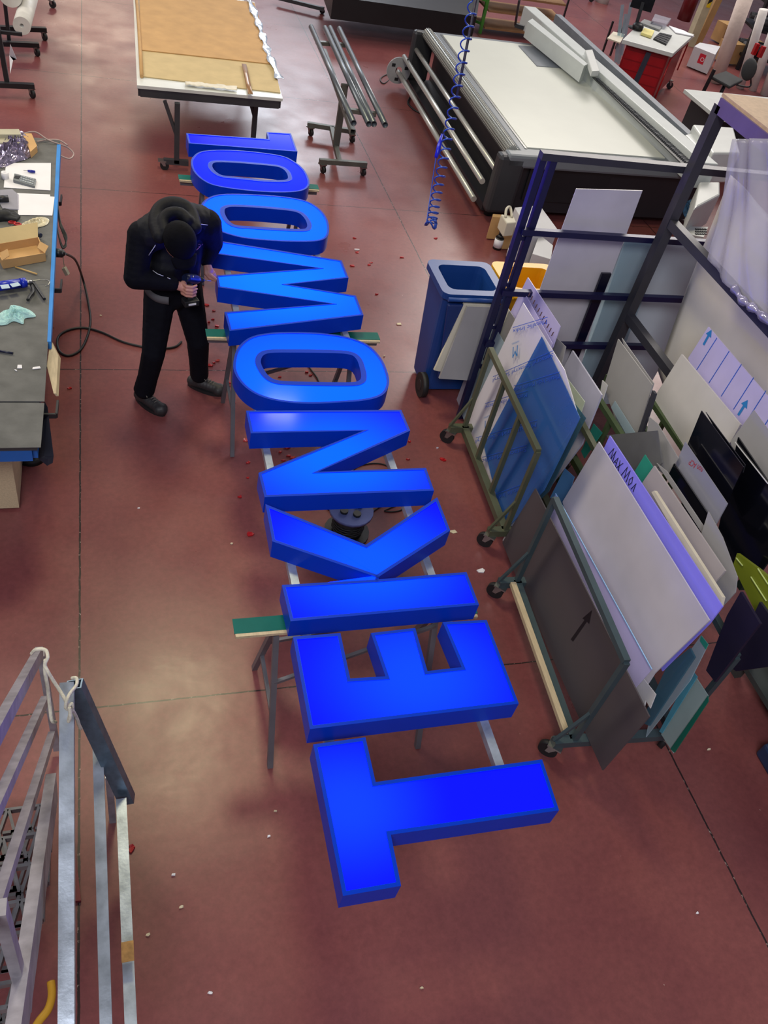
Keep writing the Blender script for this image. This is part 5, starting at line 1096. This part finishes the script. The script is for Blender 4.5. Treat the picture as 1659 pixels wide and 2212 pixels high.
Q = [at(1412, 82, za+.025), at(1440, 95, za+.025), at(1452, 76, za+.025), at(1426, 70, za+.025)]
m = MB(); m.slab(Q, za+.002); obj('casing', m, blackpl, kb)
m = MB()
for i in range(6):
    for jj in range(4): q = Q[0].lerp(Q[1], .1+.16*i).lerp(Q[3].lerp(Q[2], .1+.16*i), .15+.23*jj); m.box(q+V((0, 0, .003)), (.03, .03, .006))
obj('keys', m, darkpl, kb)
kb = thing('keyboard', 'grey keyboard lying near the monitor on the red cart', 'keyboard', at(1405, 55, za))
Q = [at(1383, 48, za+.03), at(1425, 64, za+.03), at(1432, 55, za+.03), at(1392, 41, za+.03)]; m = MB(); m.slab(Q, za+.002); obj('casing', m, M('grey key casing', (120, 122, 122), .5), kb)
mo = thing('monitor', 'dark flat monitor on the red tool cart at the top edge', 'monitor', at(1385, 60, za))
q = at(1372, 62, za); m = MB(); m.cyl(q, q+V((0, 0, .015)), .12); m.bar(q, q+V((.03, .1, .35)), .05, .03); obj('stand', m, blackpl, mo)
m = MB(); m.box(q+V((.05, .13, .42)), (.34, .03, .36), -.5); obj('screen', m, M('dark screen', (22, 22, 28), .15), mo)
m = MB(); m.ball(q+V((.0, -.06, .05)), (.09, .09, .06), 16, 8); single('desk_speaker', m, blackpl, 'black rounded speaker at the monitor foot', 'speaker')
cbox(((1385, 70), (1408, 78), (1414, 66), (1392, 60)), za+.04, .035, M('yellowish papers', (214, 204, 130), .7), 'pile of yellowish papers between monitor and black keyboard', 'papers', 'papers')
cbox(((1445, 55), (1478, 66), (1500, 78), (1460, 70)), za+.02, .015, paper, 'white printed sheets at the far right of the red cart tray', 'papers', 'papers')
m = MB(); m.slab([at(1415, 30, za+.08), at(1450, 40, za+.08), at(1440, 52, za+.08), at(1408, 44, za+.08)], za+.03); single('clear_tray', m, plasticfilm, 'clear crumpled plastic wrap on the red cart tray', 'wrap')
# glass strips holder left of the cart
LH = thing('strip_holder', 'small black wire holder beside the red tool cart', 'holder', at(1315, 115, 0))
for (x, y) in ((1302, 112), (1318, 120), (1330, 105)):
    q = at(x, y, 0); m = MB(); m.bar(q, (q.x, q.y, .5), .03, .03); obj('post', m, blackpl, LH)
m = MB(); m.slab([at(1312, 82, .42), at(1340, 92, .42), at(1350, 74, .42), at(1325, 68, .42)], .40); obj('shelf', m, beige, LH)
for k, (a, b_, lb) in enumerate((((1330, 135), (1345, 10), 'leftmost tall glass strip in the black holder'), ((1336, 138), (1352, 30), 'middle tall glass strip in the black holder'), ((1342, 120), (1364, 5), 'rightmost tall glass strip in the black holder'))):
    A_ = at(*a, .02); m = MB(); m.bar(A_, onY(*b_, A_.y+.15), .06, .006, up=(0, 1, 0)); single('glass_strip', m, clearpale, lb, 'strip')
# tall cardboard tubes, chair, white rolls
tubem = M('pinkish ribbed paper roll', (196, 178, 168), .7, 0, .05, 12, .3, 20)
q = at(1545, 178, 0); m = MB(); m.cyl(q, onY(1612, -8, q.y+.1), .115, .13, n=28, bore=.05); single('paper_roll', m, tubem, 'tall pinkish paper roll standing upright at the top right', 'roll')
for (x, y, x2, y2), lb in (((1598, 190, 1650, 20), 'left white roll standing behind the office chair'), ((1625, 195, 1680, 40), 'middle white roll standing behind the office chair'), ((1650, 205, 1705, 60), 'right white roll standing at the picture edge')):
    q = at(x, y, 0); m = MB(); m.cyl(q, onY(x2, y2, q.y+.05), .075, n=20); single('white_roll', m, M('white paper roll', (210, 204, 200), .6), lb, 'roll')
CH = thing('office_chair', 'small black office chair behind the white table', 'chair', at(1570, 215, 0))
zc = .5; P = [at(1536, 163, zc), at(1578, 186, zc), at(1606, 172, zc), at(1568, 152, zc)]; m = MB(); m.slab(P, zc-.05); obj('seat', m, M('dark chair fabric', (44, 45, 46), .8), CH, bevel=.02)
c_ = (P[0]+P[1]+P[2]+P[3])/4; m = MB(); m.cyl(c_-V((0, 0, .05)), V((c_.x, c_.y, .1)), .03); obj('gas_column', m, blackpl, CH)
m = MB()
for k in range(5): an = k*1.257; m.bar((c_.x, c_.y, .1), (c_.x+.26*math.cos(an), c_.y+.26*math.sin(an), .06), .04, .03)
obj('star_base', m, blackpl, CH)
for k in range(5): an = k*1.257; m = MB(); m.cyl((c_.x+.26*math.cos(an)-.02, c_.y+.26*math.sin(an), .028), (c_.x+.26*math.cos(an)+.02, c_.y+.26*math.sin(an), .028), .028); obj('wheel', m, rubber, CH)
bk = at(1618, 150, .74); m = MB(); m.ball(bk, (.04, .18, .16), 16, 10); obj('backrest', m, MATS['dark chair fabric'], CH); m = MB(); m.tube(crs([c_-V((0, 0, .06)), at(1615, 188, .46), at(1622, 175, .55), bk], 5), .014, 8); obj('back_bracket', m, blackpl, CH)
# white table with black storage below
WT = thing('white_table', 'white topped table with black cabinet below, right of the printer', 'table', at(1560, 260, 0))
z = .78; m = MB(); m.slab([at(1478, 192, z), at(1700, 214, z), at(1700, 290, z), at(1548, 250, z)], z-.05); obj('table_top', m, whitepaint, WT, bevel=.006)
m = MB(); m.slab([at(1500, 200, z-.05), at(1700, 222, z-.05), at(1700, 280, z-.05), at(1552, 246, z-.05)], .15); obj('cabinet', m, blackpl, WT)
q = at(1492, 255, .0); caster((q.x, q.y, .12), WT, .05); m = MB(); m.bar(V((q.x, q.y, .12)), V((q.x+.05, q.y, z-.05)), .04, .04); obj('leg', m, blackpl, WT)
# column, cartons and black roll shelves
q = at(1488, 98, 0); C_ = thing('steel_column', 'cream square column with yellow and black hazard strip', 'column', q)
m = MB(); m.bar(q, (q.x, q.y, 2.6), .16, .16); obj('shaft', m, M('cream column paint', (190, 182, 150), .5), C_)
m = MB(); m.bar((q.x+.02, q.y-.083, .7), (q.x+.02, q.y-.083, 2.2), .08, .006, up=(0, 1, 0)); hz = obj('hazard_strip', m, M('hazard yellow', (232, 200, 30), .5), C_)
m = MB()
for k in range(9): zz = .75+.16*k; m.prism([(q.x-.02, q.y-.088, zz), (q.x+.06, q.y-.088, zz+.06), (q.x+.06, q.y-.088, zz+.13), (q.x-.02, q.y-.088, zz+.07)], [(q.x-.02, q.y-.086, zz), (q.x+.06, q.y-.086, zz+.06), (q.x+.06, q.y-.086, zz+.13), (q.x-.02, q.y-.086, zz+.07)])
obj('hazard_stripes', m, blackpl, hz)
q = at(1505, 95, 0); m = MB(); m.bar(q, (q.x+.12, q.y, 1.6), .14, .1); single('leaning_panel', m, cardb, 'brown cardboard panel leaning on the cream column', 'panel')
q = at(1497, 75, 0); m = MB(); m.cyl((q.x-.25, q.y+.15, .2), (q.x-.25, q.y+.15, .9), .14, .14); m.ball((q.x-.25, q.y+.15, .9), (.14, .14, .12), 16, 8); single('red_cylinder', m, M('dark red bottle', (96, 14, 22), .3), 'dark red cylinder standing behind the red cart', 'cylinder')
P = [at(1500, 100, .35), at(1545, 118, .35), at(1556, 100, .35), at(1512, 92, .35)]
bx2 = thing('carton', 'white carton with red emblem below the cream column', 'box', at(1522, 130, 0)); m = MB(); m.slab(P, .02); obj('carton_body', m, cartw, bx2)
m = MB(); a, b_ = P[0].lerp(P[1], .38), P[0].lerp(P[1], .66); nn = V((b_.y-a.y, -(b_.x-a.x), 0)).normalized()*.004; nn = nn if nn.y < 0 else -nn
m.prism([a+nn+V((0, 0, -.06)), b_+nn+V((0, 0, -.06)), b_+nn+V((0, 0, -.22)), a+nn+V((0, 0, -.22))], [a+V((0, 0, -.06)), b_+V((0, 0, -.06)), b_+V((0, 0, -.22)), a+V((0, 0, -.22))]); em_ = obj('red_emblem', m, M('emblem red', (190, 24, 50), .5), bx2)
uu = (b_-a).normalized(); wq = text_mb('O', a.lerp(b_, .3)+nn*1.3+V((0, 0, -.18)), uu, (0, 0, 1), .10, .001); obj('emblem_letter', wq, paper, em_)
SHV = thing('roll_shelf', 'black shelf rack full of dark rolls at the top right corner', 'shelf', at(1620, 120, 0))
s0 = at(1592, 150, 0)
for (dx, dy) in ((0, 0), (2.2, -.6), (.2, .8)):
    m = MB(); m.bar((s0.x+dx, s0.y+dy, 0), (s0.x+dx, s0.y+dy, 1.9), .06, .06); obj('post', m, blackpl, SHV)
for z in (.25, .7, 1.15, 1.6):
    m = MB(); m.slab([(s0.x, s0.y, z), (s0.x+2.3, s0.y-.6, z), (s0.x+2.5, s0.y+.2, z), (s0.x+.2, s0.y+.8, z)], z-.04); obj('shelf_board', m, blackpl, SHV)
for k, z in enumerate((.33, .78, 1.23)):
    for jx in range(3):
        m = MB(); a = V((s0.x+.15+.02*jx, s0.y+.15+.2*jx, z+.02)); m.cyl(a, a+V((2.2, -.6, 0)), .055, bore=.02); single('dark_roll', m, M('grey black roll', (60+30*(jx == 1), 62+30*(jx == 1), 66+30*(jx == 1)), .4) if jx != 1 else M('silver grey roll', (140, 142, 146), .4), ('front', 'middle', 'rear')[jx]+' roll on the '+('lower', 'middle', 'upper')[k]+' board of the black shelf rack', 'roll', 'rolls on the black shelf rack')
for (x, y), lb in (((1545, 98), 'upper brown carton between the pinkish roll and the column'), ((1552, 142), 'brown carton behind the foot of the pinkish roll'), ((1600, 140), 'small brown carton on the black shelf near the chair')):
    q = at(x, y, .0); m = MB(); m.box((q.x+.3, q.y+.25, .2), (.4, .3, .34), .2); single('carton', m, cardb, lb, 'box')
for k, (x, y) in enumerate(((1632, 106), (1645, 112))):
    q = at(x, y, .95); m = MB(); m.box(q, (.06, .06, .16)); single('red_clip', m, redpl, ('left', 'right')[k]+' red clamp above the black office chair', 'clamp')
q = at(1300, 5, 0); m = MB(); m.cyl(q, q+V((0, 0, .35)), .14, .16); single('white_bucket', m, whitepaint, 'white bucket on the floor at the top edge', 'bucket')
q = at(1275, 4, 0); z = MB(); z.cyl(q+V((0, 0, .05)), q+V((.03, .02, .05)), .05); single('loose_wheel', z, rubber, 'dark caster wheel at the top edge left of the white bucket', 'wheel')
m = MB(); q = at(1653, 1640, .08); m.box(q+V((.12, 0, -.02)), (.2, .16, .12)); single('blue_block', m, M('dull blue foot', (30, 50, 84), .5), 'dull blue block at the right picture edge on the floor', 'block', bevel=.02)
# ================================================================== scraps on the floor
scr = M('red plastic scrap', (170, 14, 24), .4)
def chip(x, y, r_, mat, label, name, cat, grp, seed):
    rn = random.Random(seed); q = at(x, y, 0); m = MB(); n = rn.choice((4, 5, 6)); an = rn.uniform(0, 6); R_ = [r_*rn.uniform(.5, 1.2) for _ in range(n)]
    top = [V((q.x+R_[i]*math.cos(an+i*2*math.pi/n)*1.3, q.y+R_[i]*math.sin(an+i*2*math.pi/n)*.8, .004+rn.uniform(0, .01))) for i in range(n)]
    m.slab(top, .001); return single(name, m, mat, label, cat, grp)
reds = [(447, 660), (463, 672), (460, 690), (468, 705), (452, 697), (470, 780), (455, 790), (462, 784), (497, 828), (490, 835), (505, 870), (500, 862), (523, 852), (600, 800), (605, 815), (598, 830), (670, 812), (662, 805), (868, 556), (813, 636), (772, 546), (760, 575), (797, 573), (802, 568), (620, 968), (606, 977), (624, 985), (632, 990), (612, 995), (537, 1000), (530, 952), (519, 1075), (535, 1033), (541, 1155), (880, 993), (884, 955), (960, 995), (955, 992), (286, 1830), (283, 1836), (150, 840), (766, 515), (940, 515)]
for k, (x, y) in enumerate(reds): chip(x, y, .014 if k % 3 else .022, scr, 'small red plastic scrap on the floor around the sign letters', 'plastic_scrap', 'scrap', 'red plastic scraps on the floor', k)
pale = [(980, 1150), (1038, 1233), (861, 701), (772, 540), (595, 1752), (455, 2145), (392, 1960), (375, 1890), (910, 2135), (1505, 1973), (320, 2020), (581, 1807), (218, 682), (300, 1098), (500, 1175), (1178, 1380), (1530, 1620), (430, 700), (830, 770), (945, 968)]
for k, (x, y) in enumerate(pale): chip(x, y, (.026 if k < 4 else .009), paper if k % 2 else M('cream chip', (214, 200, 170), .7), 'small pale chip of paper or foam lying on the red floor', 'pale_chip', 'scrap', 'pale chips on the floor', 100+k)
